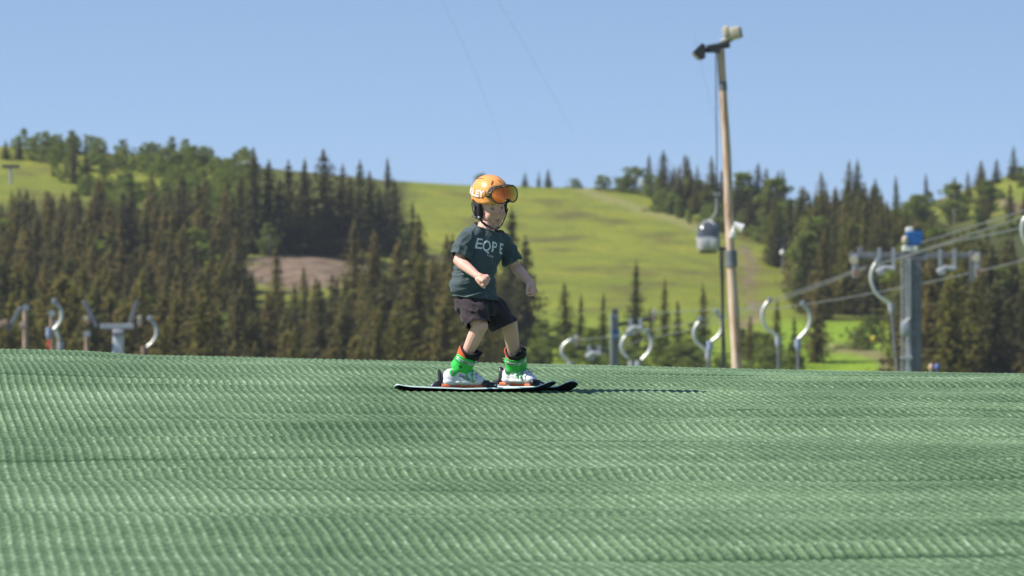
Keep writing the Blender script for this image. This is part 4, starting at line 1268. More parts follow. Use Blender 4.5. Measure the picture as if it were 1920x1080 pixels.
# ---------- body
mb = MB()
hax = (HL, HF, HU)
mb.ell(hd(0, -.006, .025), (.070, .088, .082), hax, 28, 18)
mb.ell(hd(0, .026, -.022), (.060, .056, .070), hax, 24, 16)
mb.ell(hd(0, .036, -.074), (.042, .040, .032), hax)
mb.ell(hd(0, .060, -.098), (.018, .016, .014), hax)
for s_ in (-1, 1):
    mb.ell(hd(s_ * .031, .049, -.046), (.027, .026, .030), hax)
    mb.ell(hd(s_ * .026, .064, .022), (.026, .018, .012), hax)
    mb.ell(hd(s_ * .043, .02, -.056), (.017, .032, .028), hax)
mb.tube([hd(0, .074, .008), hd(0, .084, -.018), hd(0, .094, -.030)], [.008, .0085, .010], n=10)
mb.ell(hd(0, .096, -.031), (.0095, .0095, .0085), hax, 12, 8)
for s_ in (-1, 1): mb.ell(hd(s_ * .0095, .088, -.034), (.0065, .008, .006), hax, 10, 8)
mb.ell(hd(0, .075, -.063), (.016, .0095, .006), hax, 14, 8)
mb.ell(hd(0, .0745, -.071), (.013, .0095, .006), hax, 14, 8)
# neck and trunk
mb.cone([hd(0, -.005, -.05), K(912, 423, .005), K(909, 440, .0)], [.044, .046, .052])
def trunk(px, py, d, ru, rv): return (K(px, py, d), CL, CF, ru, rv)
mb.loft([trunk(908, 436, 0, .05, .045), trunk(906, 446, 0, .10, .060), trunk(903, 470, 0, .106, .070), trunk(896, 500, .0, .094, .066), trunk(890, 530, 0, .088, .062), trunk(890, 556, 0, .086, .062), trunk(892, 578, 0, .086, .066)], n=28)
# arms: shoulder, elbow, wrist
RS, RE, RW = K(876, 450, -.08), K(860, 489, -.105), K(895, 517, -.21)
LS, LE, LW = K(941, 454, .08), K(967, 501, .10), K(993, 529, .02)
def limb(a, b, c, r):
    m1 = a.lerp(b, .5); m2 = b.lerp(c, .3); m3 = b.lerp(c, .7)
    mb.cone([a, m1, b, m2, m3, c], r)
limb(RS, RE, RW, [.038, .033, .0285, .0305, .0245, .0195])
limb(LS, LE, LW, [.038, .033, .0285, .0305, .0245, .0195])
# hands
def hand(wrist, along_, back, side, curl, spread=1.0):
    """along_: wrist to knuckles; back: out of the back of the hand; side: towards the thumb"""
    A, B, T = along_.normalized() * 1.12, back.normalized() * 1.12, side.normalized() * 1.12
    pc = wrist + A * .030
    mb.ell(pc, (.033, .024, .013), (A, T, B), 16, 12)
    mb.ell(wrist + A * .046, (.014, .026, .012), (A, T, B), 14, 10)
    mb.cone([wrist, wrist + A * .02], [.0205, .019])
    mb.ell(wrist + A * .046 - B * .015, (.016, .020, .011), (A, T, B), 14, 10)
    L = [.042, .046, .043, .034]
    for i in range(4):
        off = (.0215 - .0145 * i)
        k0 = wrist + A * (.054 - .003 * abs(i - 1)) + T * off * spread + B * .002
        c1, c2, c3 = curl[i]
        def dr(a): return A * cos(R(a)) - B * sin(R(a))
        p1 = k0 + dr(c1) * L[i] * .44; p2 = p1 + dr(c1 + c2) * L[i] * .32; p3 = p2 + dr(c1 + c2 + c3) * L[i] * .26
        mb.cone([k0 - A * .012, k0, p1, p2, p3], [.0072, .0074, .0068, .0062, .0054], n=10)
    t0 = wrist + A * .014 + T * .018 - B * .004
    t1 = t0 + (A * .75 + T * .22 - B * .45).normalized() * .024
    t2 = t1 + (A * .75 + T * .0 - B * .6).normalized() * .020
    t3 = t2 + (A * .7 - T * .35 - B * .6).normalized() * .015
    mb.cone([t0, t1, t2, t3], [.0115, .0095, .0085, .0072], n=10)
RA = (RW - RE).normalized()
RA2 = (RA + Vector((.25, 0, .12))).normalized()
rb = Vector((.15, -.72, .62)); rb = (rb - RA2 * rb.dot(RA2)).normalized()
rt = rb.cross(RA2)                     # thumb side
rt = rt if rt.z < 0 else -rt
hand(RW, RA2, rb, rt, [(58, 84, 56), (56, 78, 50), (60, 76, 46), (66, 72, 44)])
LA = ((LW - LE).normalized() + Vector((-.05, 0, -.25))).normalized()
lb = Vector((.80, -.35, .35)); lb = (lb - LA * lb.dot(LA)).normalized()
lt = lb.cross(LA); lt = lt if lt.y < 0 else -lt
hand(LW, LA, lb, lt, [(44, 66, 46), (42, 56, 36), (48, 58, 36), (56, 60, 38)])
# legs
RH, RK, RAn = K(884, 566, -.055), K(900, 611, -.10), K(864, 688, .002)
LH, LK, LAn = K(914, 566, .055), K(955, 606, .08), K(968, 690, .265)
def leg(h, k, a):
    mb.cone([h, h.lerp(k, .5), k + (h - k).normalized() * .01, k, k.lerp(a, .28), k.lerp(a, .55), a], [.056, .052, .045, .0425, .040, .034, .026])
    kneecap = k + Vector((.008, -.010, 0)); mb.ell(kneecap, .036)
leg(RH, RK, RAn); leg(LH, LK, LAn)
body_me = union(mb, .0022, 3)
sm_ = evaluated(body_me.copy(), [('SMOOTH', dict(factor=.5, iterations=9))])
c0, c1 = get_co(body_me), get_co(sm_)
wz = np.clip((c0[:, 2] - K(900, 428).z) / .02, 0, 1)[:, None]
set_co(body_me, c0 * (1 - wz) + c1 * wz)
co = get_co(body_me)
def loc(c):
    d = c - np.array(HC)
    return d @ np.array(HL), d @ np.array(HF), d @ np.array(HU)
l_, f_, u_h = loc(co)
no = get_no(body_me)
disp = np.zeros(len(co))
front = (f_ > .03)
for s_ in (-1, 1):
    disp -= .0065 * np.exp(-((l_ - s_ * .027) / .0135) ** 2 - ((u_h + .001) / .0085) ** 2) * front
    disp += .0022 * np.exp(-((l_ - s_ * .027) / .014) ** 2 - ((u_h - .0065) / .0022) ** 2) * front
disp -= .0022 * np.exp(-(l_ / .015) ** 2 - ((u_h + .067) / .0018) ** 2) * front
co = co + no * disp[:, None]
set_co(body_me, co)
tint = np.zeros((len(co), 4)); tint[:, 3] = 1
lips = np.exp(-(l_ / .0155) ** 4 - ((u_h + .067) / .0065) ** 4) * (f_ > .06)
brow = sum(np.exp(-((l_ - s_ * .029) / .016) ** 4 - ((u_h - .021 + .12 * (abs(l_) - .029)) / .0032) ** 2) for s_ in (-1, 1)) * (f_ > .04)
cheek = sum(np.exp(-((l_ - s_ * .036) / .02) ** 2 - ((u_h + .035) / .018) ** 2) for s_ in (-1, 1)) * (f_ > .02) + .8 * np.exp(-(l_ / .014) ** 2 - ((u_h + .028) / .012) ** 2) * (f_ > .07)
for kk, rr in ((RK, .04), (LK, .04), (RE, .03), (LE, .03), (RW + RA2 * .055, .025), (LW + LA * .055, .025)):
    cheek = cheek + .8 * np.exp(-np.sum((co - np.array(kk)) ** 2, 1) / rr ** 2)
tint[:, 0] = np.clip(lips, 0, 1); tint[:, 1] = np.clip(brow, 0, 1); tint[:, 2] = np.clip(cheek, 0, 1)
at_ = body_me.attributes.new('tint', 'FLOAT_COLOR', 'POINT'); at_.data.foreach_set('color', tint.ravel().astype(np.float32))
def skin_mat():
    m = mat('skin', (.77, .44, .33), .55, sss=.06, bump=.15, bscale=420, spec=.4)
    nt = m.node_tree; L = nt.links; N = nt.nodes; b = N['Principled BSDF']
    a = N.new('ShaderNodeAttribute'); a.attribute_name = 'tint'
    sp = N.new('ShaderNodeSeparateColor'); L.new(a.outputs['Color'], sp.inputs[0])
    t = N.new('ShaderNodeTexCoord'); n = N.new('ShaderNodeTexNoise'); n.inputs['Scale'].default_value = 28
    L.new(t.outputs['Object'], n.inputs['Vector'])
    def mix(fac, a_, b_, k=1.0):
        x = N.new('ShaderNodeMix'); x.data_type = 'RGBA'
        if k != 1.0:
            mm = N.new('ShaderNodeMath'); mm.operation = 'MULTIPLY'; mm.inputs[1].default_value = k; L.new(fac, mm.inputs[0]); fac = mm.outputs[0]
        L.new(fac, x.inputs['Factor'])
        for s_, v_ in ((x.inputs['A'], a_), (x.inputs['B'], b_)):
            if isinstance(v_, tuple): s_.default_value = (*v_, 1)
            else: L.new(v_, s_)
        return x.outputs['Result']
    c = mix(n.outputs['Fac'], (.84, .50, .39), (.77, .44, .33))
    c = mix(sp.outputs[2], c, (.58, .24, .17), .55)
    c = mix(sp.outputs[0], c, (.50, .13, .11), .85)
    c = mix(sp.outputs[1], c, (.33, .20, .11), .6)
    L.new(c, b.inputs['Base Color'])
    return m
M_SKIN = skin_mat()
body_me.materials.append(M_SKIN)
body = link_mesh('body', body_me, boy)
M_EYE = mat('eye_white', (.33, .29, .27), .35); M_IRIS = mat('iris', (.05, .08, .10), .2)
for s_ in (-1, 1):
    ec = hd(s_ * .0275, .0610, -.003)
    e = MB().ell(ec, (.0112, .0108, .0058), hax, 16, 12).build('eye', M_EYE, body)
    MB().ell(ec + HF * .0088 + HL * .0010 - HU * .0026, (.0052, .0024, .0044), hax, 14, 8).build('iris', M_IRIS, e)

# ---------- T-shirt
M_TEE = mat('slate_cotton', (.070, .096, .103), .88, bump=.35, bscale=900, var=.10, vscale=14, sheen=.15, spec=.2)
mb = MB()
sh = [(912, 420, .0, .045, .047), (911, 427, .0, .053, .052), (909, 434, .0, .080, .063), (906, 443, 0, .106, .077), (903, 458, 0, .122, .088), (900, 480, 0, .124, .092), (893, 500, 0, .121, .092), (888, 520, 0, .118, .090), (887, 540, 0, .121, .093), (890, 556, 0, .127, .103), (892, 576, 0, .129, .106)]
mb.loft([trunk(*r) for r in sh], n=36)
mb.cone([K(906, 440, .01), K(904, 426, .014)], [.070, .048]); mb.cone([K(899, 434, -.01), K(882, 442, -.05)], [.044, .047])
mb.cone([K(892, 440, -.045), RS, RS.lerp(RE, .45)], [.050, .051, .051]); mb.tube([RS.lerp(RE, .4), RS.lerp(RE, .80)], [.050, .056], n=24)
mb.cone([K(926, 444, .045), LS, LS.lerp(LE, .4)], [.050, .050, .050]); mb.tube([LS.lerp(LE, .35), LS.lerp(LE, .80)], [.050, .056], n=24)
tee_me = union(mb, .0032, 10)
co = get_co(tee_me); no = get_no(tee_me)
PXv = 960 + co[:, 0] / S0; PYv = HORIZON - co[:, 2] / S0
def ridge(n): return 1 - np.abs(n) * 2
d = np.zeros(len(co))
side = (co - np.array(K(895, 500))) @ np.array(CL)
low = np.clip((PYv - 495) / 25, 0, 1)
wr = ridge(vnoise(side * 7 + 3 + co[:, 1] * 4, (PYv + side * 120) / 11.0, 61))
d += .0150 * wr * low * np.clip(.75 - side * 5.5, .15, 1)
wr2 = ridge(vnoise(side * 5 + 9, (PYv - side * 260) / 19.0, 62))
d += .0055 * wr2 * np.clip((PYv - 440) / 40, .2, 1)
wr3 = ridge(vnoise(side * 16, (PYv + side * 300) / 9.0, 63))
d += .0024 * wr3
# drape lines running from the shoulders to the middle
wr4 = ridge(vnoise((side * 30 + (PYv - 430) * .035), PYv / 60.0, 64))
d += .0042 * wr4 * np.clip((500 - PYv) / 40, 0, 1)
# sleeves hang in folds
for a_, b_ in ((RS, RE), (LS, LE)):
    ax = np.array((b_ - a_).normalized()); t_ = (co - np.array(a_)) @ ax
    rad = np.linalg.norm(co - np.array(a_) - t_[:, None] * ax, axis=1)
    w_ = np.clip(t_ / .05, 0, 1) * np.clip((.075 - rad) / .015, 0, 1)
    d += w_ * .0055 * vnoise(t_ * 38, (co[:, 0] + co[:, 1] * .8) * 42, 65)
set_co(tee_me, co + no * d[:, None])
cut(tee_me, K(912, 427.5, -.005), Vector((.36, -.16, .92)).normalized(), .105)
cut(tee_me, K(891, 559, 0), Vector((-.10, 0, -1)), .24)
rdir = (RE - RS).normalized(); ldir = (LE - LS).normalized()
bm = bmesh.new(); bm.from_mesh(tee_me)
for c_, n_ in ((RS.lerp(RE, .80), rdir), (LS.lerp(LE, .80), ldir)):
    dl = []
    for f in bm.faces:
        q = f.calc_center_median() - c_; t_ = q.dot(n_)
        if abs(t_) < .012 and (q - n_ * t_).length < .054 and f.normal.dot(n_) > .55: dl.append(f)
    bmesh.ops.delete(bm, geom=dl, context='FACES')
bm.to_mesh(tee_me); bm.free()
tidy(tee_me)
tee_b = bvh_of(tee_me)
tee_s = evaluated(tee_me, [('SOLIDIFY', dict(thickness=.0028, offset=-1))])
tee_s.materials.clear(); tee_s.materials.append(M_TEE)
tee = link_mesh('t_shirt', tee_s, boy)
# raised hem bands
def hemband(me, name, center, normal, radius, par, m, r=.0016):
    bm = bmesh.new(); bm.from_mesh(me)
    c = Vector(center)
    es = [e for e in bm.edges if e.is_boundary and (e.calc_length() > 0) and ((e.verts[0].co + e.verts[1].co) / 2 - c).length < radius and abs(((e.verts[0].co - c).dot(Vector(normal).normalized()))) < .012]
    nxt = {}
    for e in es:
        for a, b in ((e.verts[0], e.verts[1]), (e.verts[1], e.verts[0])): nxt.setdefault(a, []).append(b)
    if not nxt: bm.free(); return
    start = next(iter(nxt)); path = [start]; prev = None; cur = start
    for _ in range(len(nxt) + 2):
        c_ = [v for v in nxt[cur] if v is not prev]
        if not c_: break
        prev, cur = cur, c_[0]
        if cur is start: break
        path.append(cur)
    P = [v.co.copy() for v in path][::2]
    bm.free()
    if len(P) > 6: MB().tube(P + [P[0]], r, n=6, cap=False).build(name, m, par)
hemband(tee_me, 'collar_rib', K(912, 427.5, -.005), Vector((.36, -.16, .92)), .12, tee, M_TEE, .0036)
# lettering across the chest
M_PRINT = mat('white_print', (.78, .78, .80), .6)
cn = (CF + Vector((0, 0, -.05))).normalized()
e1 = CL; e2 = CU
# find where on the chest plane each letter must stand
cols = []
for a in np.arange(-.16, .17, .002):
    o_ = K(905, 465) + e1 * a + CF * .25
    h = tee_b.ray_cast(o_, -CF, .6)
    if h[0] is not None: cols.append((960 + h[0].x / S0 * 30 / h[0].y, a))
cols = sorted(cols)
lm = MB()
for ch, px, py, sx in (('E', 897.8, 458.5, 1.12), ('Q', 912.0, 462.8, .86), ('P', 926.8, 464.8, 1.08), ('E', 939.2, 467.5, 1.25)):
    a = np.interp(px, [c[0] for c in cols], [c[1] for c in cols])
    vs, fs = text_flat(ch, .078, offset=.0010)
    O = K(905, 465) + e1 * a; O.z = K(905, py).z
    E1 = (e1 + Vector((0, 0, -.13))).normalized()
    E2 = (e2 - E1 * e2.dot(E1)).normalized()
    vs = [Vector((v.x * sx * .9, v.y)) if True else v for v in [Vector((v.x, v.y)) for v in vs]]
    P, Q = project([Vector((v[0], v[1], 0)) for v in vs], fs, O, E1, E2, tee_b)
    thick_patch(lm, P, Q, fs, .0015)
lt_ = lm.build('lettering', M_PRINT, tee, smooth=False)
lm = MB()
for ch, px, py in (('/', 914.5, 479), ('\u25a0', 918.0, 480), ('/', 921.5, 481), ('V', 924.5, 482.2)):
    a = np.interp(px, [c[0] for c in cols], [c[1] for c in cols])
    vs, fs = text_flat('I' if ch == '\u25a0' else ch, .016, offset=.0004)
    O = K(905, 465) + e1 * a; O.z = K(905, py).z
    P, Q = project(vs, fs, O, e1, e2, tee_b)
    thick_patch(lm, P, Q, fs, .0013)
lm.build('small_lettering', M_PRINT, tee, smooth=False)

# ---------- shorts
M_SHORT = mat('dark_plum_cotton', (.046, .034, .041), .9, bump=.3, bscale=900, var=.12, vscale=12, sheen=.12, spec=.2)
mb = MB()
mb.loft([trunk(890, 545, 0, .098, .074), trunk(890, 562, 0, .110, .084), trunk(893, 578, 0, .118, .094), trunk(898, 592, 0, .100, .088)], n=32)
def shleg(h, k, ax_, r0, r1, over=1.12):
    mb.cone([h + Vector((0, 0, -.01)), h.lerp(k, .45), h.lerp(k, .8), h.lerp(k, over)], [r0 * .84, r0 * .95, r1, r1 * 1.04])
shleg(RH, K(897, 612, -.11), None, .078, .066)
shleg(LH, K(944, 609, .06), None, .078, .071, 1.22)
sh_me = union(mb, .0038, 10)
co = get_co(sh_me); no = get_no(sh_me)
PXv = 960 + co[:, 0] / S0; PYv = HORIZON - co[:, 2] / S0
d = .0060 * ridge(vnoise((PXv + PYv * .35) / 16.0, (PYv - PXv * .3) / 13.0, 71)) +   .0035 * ridge(vnoise((PXv - PYv * .5) / 8.0, (PYv) / 22.0, 72))
d += .0045 * np.exp(-((PXv - 918 - (PYv - 575) * .1) / 3.0) ** 2) * -1
set_co(sh_me, co + no * d[:, None])
rk = K(896, 611, -.11); rn = (rk - RH).normalized()
cut(sh_me, RH.lerp(rk, .97), (rn + Vector((-.10, 0, 0))).normalized(), .12, .085)
lk2 = K(947, 606, .06); ln = (lk2 - LH).normalized()
cut(sh_me, K(944, 612.5, .06), (ln + Vector((.16, 0, -.95))).normalized(), .13, .10)
cut(sh_me, K(890, 550, 0), Vector((0, 0, 1)), .2)
tidy(sh_me, 14)
sh_s = evaluated(sh_me, [('SOLIDIFY', dict(thickness=.003, offset=-1))])
sh_s.materials.clear(); sh_s.materials.append(M_SHORT)
shorts = link_mesh('shorts', sh_s, boy)
sb = bvh_of(sh_me)
pk = MB()      # pocket seam
P = []
for (x, y) in ((868, 556), (870, 563), (874, 569), (881, 574), (890, 576)):
    o_ = K(x, y, -.6); h = sb.ray_cast(o_, Vector((0, 1, 0)), 1.2)
    if h[0]: P.append(h[0] + Vector((0, -.0008, 0)))
if len(P) > 2: pk.tube(P, .0014, n=5).build('pocket_seam', M_SHORT, shorts)

# ---------- helmet
M_HEL = mat('orange_helmet_shell', (.98, .40, .11), .3, spec=.5, coat=.15)
M_HSLOT = mat('vent_red_brown', (.22, .035, .012), .7)
M_BLK = mat('black_padding', (.022, .020, .026), .75, bump=.3, bscale=500)
M_BLK2 = mat('grey_padding', (.085, .078, .095), .7)
M_STRAP = mat('black_webbing', (.012, .012, .015), .7)
hR = (.094, .116, .108)       # left-right, front-back, up
hC = (0, -.010, .046)
def hel_pt(az, el, off=0.0):
    """az from the front towards the wearer's left, el up"""
    ca, sa, ce, se = cos(az), sin(az), cos(el), sin(el)
    q = .88
    sgn = lambda x: (1 if x >= 0 else -1)
    p = Vector((hR[0] * sgn(sa) * abs(sa) ** q * ce ** .9, hR[1] * sgn(ca) * abs(ca) ** q * ce ** .9, hR[2] * sgn(se) * abs(se) ** .95))
    n_ = Vector((sa * ce / hR[0], ca * ce / hR[1], se / hR[2])).normalized()
    p = p + n_ * off
    return hd(hC[0] + p.x, hC[1] + p.y, hC[2] + p.z), (HL * n_.x + HF * n_.y + HU * n_.z).normalized()
def rim_el(az):
    a = abs((az + pi) % (2 * pi) - pi)           # 0 front, pi back
    d_ = math.degrees(a)
    return R(np.interp(d_, [0, 40, 62, 78, 100, 118, 135, 180], [-8, -7, -11, -15, -9, -24, -34, -36]))
na, ne = 96, 26
hv, hf = [], []
for i in range(na):
    az = 2 * pi * i / na
    r0 = rim_el(az)
    for j in range(ne):
        el = r0 + (pi / 2 - r0) * (j / ne) ** 1.0
        o_ = .0
        if j == 0: o_ = -.004
        # brim flares out a touch at the front
        if math.degrees(abs((az + pi) % (2 * pi) - pi)) < 60 and j < 3: o_ += .004 * (3 - j) / 3
        # shallow channels
        hv.append(hel_pt(az, el, o_)[0])
topi = len(hv); hv.append(hel_pt(0, pi / 2)[0])
for i in range(na):
    n_i = (i + 1) % na
    for j in range(ne - 1):
        hf.append((i * ne + j, n_i * ne + j, n_i * ne + j + 1, i * ne + j + 1))
    hf.append((i * ne + ne - 1, n_i * ne + ne - 1, topi))
hme = MB().add(hv, hf).mesh('helmet')
bm = bmesh.new(); bm.from_mesh(hme); bmesh.ops.recalc_face_normals(bm, faces=bm.faces); bm.to_mesh(hme); bm.free()
hme = evaluated(hme, [('SOLIDIFY', dict(thickness=.008, offset=-1)), ])
hme.materials.clear(); hme.materials.append(M_HEL)
helmet = link_mesh('helmet', hme, boy)
def slot(az0, el0, az1, el1, w):
    m = MB(); n_ = 9; vs = []
    for k in range(n_):
        t = k / (n_ - 1); az = R(az0 + (az1 - az0) * t); el = R(el0 + (el1 - el0) * t)
        p, nn = hel_pt(az, el, .0012)
        p2, _ = hel_pt(R(az0 + (az1 - az0) * (t + .05)), R(el0 + (el1 - el0) * (t + .05)), .0012)
        tg = (p2 - p).normalized(); sdv = nn.cross(tg).normalized()
        ww = w * (sin(pi * min(1, max(0.08, t * .9 + .08)))) ** .5
        vs += [p - sdv * ww, p + sdv * ww, p - sdv * ww - nn * .004, p + sdv * ww - nn * .004]
    fs = []
    for k in range(n_ - 1):
        b = k * 4
        fs += [(b, b + 1, b + 5, b + 4), (b, b + 4, b + 6, b + 2), (b + 1, b + 3, b + 7, b + 5)]
    m.add(vs, fs).build('vent', M_HSLOT, helmet, smooth=False)
slot(-128, 50, -88, 66, .0030)
slot(-28, 46, -16, 64, .0042)
slot(22, 52, 20, 64, .0030)
slot(62, 58, 108, 60, .003)
# ear pads
for s_ in (-1, 1):
    m = MB()
    rings = []
    for k in range(9):
        t = k / 8
        u = .022 - .098 * t
        f = -.020 + .008 * sin(t * 3) + .010 * t
        rf = .038 * (1 - .35 * t ** 2) * (.80 if k in (0,) else 1) * (.55 if k == 8 else 1)
        rl = .017 * (.6 if k in (0, 8) else 1)
        rings.append((hd(s_ * (.077 - .012 * t), f, u), HF, HL, rf, rl))
    m.loft(rings, n=24, power=2.6)
    ep = m.build('ear_pad', M_BLK, helmet)
    q = MB()
    o_ = s_ * .094
    pts = [hd(o_, -.044, .010), hd(o_ - s_ * .002, -.034, -.030), hd(o_ - s_ * .010, -.020, -.066)]
    q.tube(pts, [.0065, .0060, .0055], n=8, flat=.5)
    pts = [hd(o_ + s_ * .001, -.006, .004), hd(o_ - s_ * .001, -.014, -.034), hd(o_ - s_ * .010, -.019, -.066)]
    q.tube(pts, [.0045, .0045, .0045], n=8, flat=.5)
    q.tube([hd(o_ - s_ * .003, -.036, -.062), hd(o_ - s_ * .008, -.004, -.064)], .006, n=8)
    q.build('pad_trim', M_BLK2, ep)
cs = MB()
def band(m, pts, w, th, nrm):
    vs = []
    for i, p in enumerate(pts):
        a = pts[max(0, i - 1)]; b = pts[min(len(pts) - 1, i + 1)]; t = (b - a).normalized()
        n_ = nrm[i]; n_ = (n_ - t * n_.dot(t)).normalized(); s__ = t.cross(n_)
        vs += [p - s__ * w + n_ * th, p + s__ * w + n_ * th, p + s__ * w - n_ * th, p - s__ * w - n_ * th]
    fs = []
    for i in range(len(pts) - 1):
        b = i * 4
        fs += [(b + k, b + (k + 1) % 4, b + 4 + (k + 1) % 4, b + 4 + k) for k in range(4)]
    fs += [(3, 2, 1, 0), tuple(range(len(vs) - 4, len(vs)))]
    m.add(vs, fs)
sp_pts = [(-.076, -.012, -.070), (-.066, .004, -.084), (-.050, .022, -.098), (-.028, .042, -.108), (-.004, .052, -.112), (.022, .046, -.108), (.045, .026, -.098), (.062, .004, -.082), (.074, -.012, -.066)]
bb_ = bvh_of(body_me)
P = []; nr = []
for (x, y, d_) in ((898, 408, -.07), (904, 416, -.07), (912, 422.5, -.08), (921, 426.5, -.09), (929, 428, -.085), (936, 427, -.06), (942, 419, -.02), (947, 408, .01), (952, 392, .035)):
    p = K(x, y, d_); h = bb_.ray_cast(Vector((p.x, 29, p.z)), Vector((0, 1, 0)), 1.2)
    if h[0] is not None and x < 944: p = Vector((p.x, h[0].y - .004, p.z))
    P.append(p); nr.append((p - hd(0, 0, -.03) + Vector((0, -.03, 0))).normalized())
band(cs, P, .0062, .0022, nr)
chin = cs.build('chin_strap', M_STRAP, helmet)
MB().box(P[4] + nr[4] * .004, (.022, .016, .008), (HL, nr[4].cross(HL), nr[4]), bev=.003).build('buckle', M_BLK2, chin)
MB().ell(P[0], .0075).build('strap_stud', M_GALV, chin)

# ---------- goggles
def gog(t, u, off=0):
    """t -1..1 across the lens, u height in head space"""
    l = .015 + .077 * t; f = .149 - .034 * t * t - .50 * abs(u - .088) ** 1.6 - .40 * (u - .088)
    return hd(l, f + off * 1.0, u)
def gog_edge(t):
    top_ = .128 - .014 * abs(t) ** 3
    bt = .046 + .010 * abs(t) ** 3 + .026 * exp(-(t / .20) ** 2)
    return bt, top_
lens = MB(); nt_, nu_ = 40, 12
vs = []
for i in range(nt_ + 1):
    t = -1 + 2 * i / nt_; b_, t_ = gog_edge(t)
    q = (1 - abs(t) ** 7) ** .5 if abs(t) < 1 else 0.12
    q = max(q, .30); mid = (b_ + t_) / 2; hh = (t_ - b_) / 2 * q
    for j in range(nu_ + 1):
        vs.append(gog(t, mid - hh + 2 * hh * j / nu_))
lens.add(vs, [(i * (nu_ + 1) + j, (i + 1) * (nu_ + 1) + j, (i + 1) * (nu_ + 1) + j + 1, i * (nu_ + 1) + j + 1) for i in range(nt_) for j in range(nu_)])
def lens_mat():
    m = bpy.data.materials.new('mirror_lens'); m.use_nodes = True
    nt = m.node_tree; L = nt.links; N = nt.nodes; b = N['Principled BSDF']
    b.inputs['Roughness'].default_value = .16; b.inputs['Metallic'].default_value = .6; b.inputs['Coat Weight'].default_value = .5
    a = N.new('ShaderNodeAttribute'); a.attribute_name = 'across'
    r = N.new('ShaderNodeValToRGB'); L.new(a.outputs['Fac'], r.inputs['Fac'])
    e = r.color_ramp.elements
    e[0].position = 0; e[0].color = (1, .27, .03, 1); e[1].position = 1; e[1].color = (.80, .85, .35, 1)
    for p_, c_ in ((.35, (1, .19, .02, 1)), (.55, (1, .23, .02, 1)), (.70, (1, .42, .02, 1)), (.84, (1.0, .62, .02, 1)), (.93, (.95, .70, .06, 1))):
        k = e.new(p_); k.color = c_
    n = N.new('ShaderNodeTexNoise'); n.inputs['Scale'].default_value = 14; n.noise_dimensions = '1D'
    L.new(a.outputs['Fac'], n.inputs['W'])
    mm = N.new('ShaderNodeMapRange'); mm.inputs['From Min'].default_value = .35; mm.inputs['From Max'].default_value = .6; mm.inputs['To Min'].default_value = .75; mm.inputs['To Max'].default_value = 1
    L.new(n.outputs['Fac'], mm.inputs['Value'])
    x = N.new('ShaderNodeMix'); x.data_type = 'RGBA'; x.blend_type = 'MULTIPLY'; x.inputs['Factor'].default_value = 1
    L.new(r.outputs['Color'], x.inputs['A']); L.new(mm.outputs[0], x.inputs['B'])
    L.new(x.outputs['Result'], b.inputs['Base Color'])
    return m
goggles = empty('goggles', (0, 0, 0)); goggles.parent = boy; goggles.location = -root_loc
lo = lens.build('lens', lens_mat(), goggles); lo.location = (0, 0, 0)
ac = lo.data.attributes.new('across', 'FLOAT', 'POINT')
ac.data.foreach_set('value', np.repeat(np.linspace(0, 1, nt_ + 1), nu_ + 1).astype(np.float32))
# frame: a ring following the lens edge
loop = []
for i in range(nt_ + 1): loop.append(vs[i * (nu_ + 1) + nu_])
for j in range(nu_ - 1, 0, -1): loop.append(vs[nt_ * (nu_ + 1) + j])
for i in range(nt_, -1, -1): loop.append(vs[i * (nu_ + 1)])
for j in range(1, nu_): loop.append(vs[j])
def strap_mat(name, base, blot, sc_, thr=.5):
    m = mat(name, base, .6); nt = m.node_tree; L = nt.links; N = nt.nodes; b = N['Principled BSDF']
    t = N.new('ShaderNodeTexCoord'); n = N.new('ShaderNodeTexVoronoi'); n.inputs['Scale'].default_value = sc_
    L.new(t.outputs['Object'], n.inputs['Vector'])
    r = N.new('ShaderNodeValToRGB'); r.color_ramp.interpolation = 'CONSTANT'; L.new(n.outputs['Distance'], r.inputs['Fac'])
    r.color_ramp.elements[0].color = (*blot, 1); r.color_ramp.elements[1].color = (*base, 1); r.color_ramp.elements[1].position = thr
    L.new(r.outputs['Color'], b.inputs['Base Color']); return m
fm = MB(); fm.tube(loop + [loop[0]], .0036, n=8, cap=False, flat=1.0)
fm.tube([p - HF * .006 for p in loop] + [loop[0] - HF * .006], .0044, n=8, cap=False)
go = fm.build('frame', strap_mat('goggle_frame_black_gold', (.02, .016, .012), (.55, .34, .05), 95, .30), goggles); go.location = (0, 0, 0)
# foam skirt back to the helmet
sk = MB(); vsk = []
for p in loop:
    d_ = p - hd(0, 0, .085)
    vsk += [p - HF * .006, p - HF * .038 - d_.normalized() * .004]
nl = len(loop)
sk.add(vsk, [(2 * i, 2 * ((i + 1) % nl), 2 * ((i + 1) % nl) + 1, 2 * i + 1) for i in range(nl)])
so = sk.build('foam_skirt', M_BLK, goggles); so.location = (0, 0, 0)
nb_ = MB(); nb_.ell(gog(0, .056, -.006), (.015, .010, .012), hax); ob = nb_.build('nose_piece', M_BLK, goggles); ob.location = (0, 0, 0)
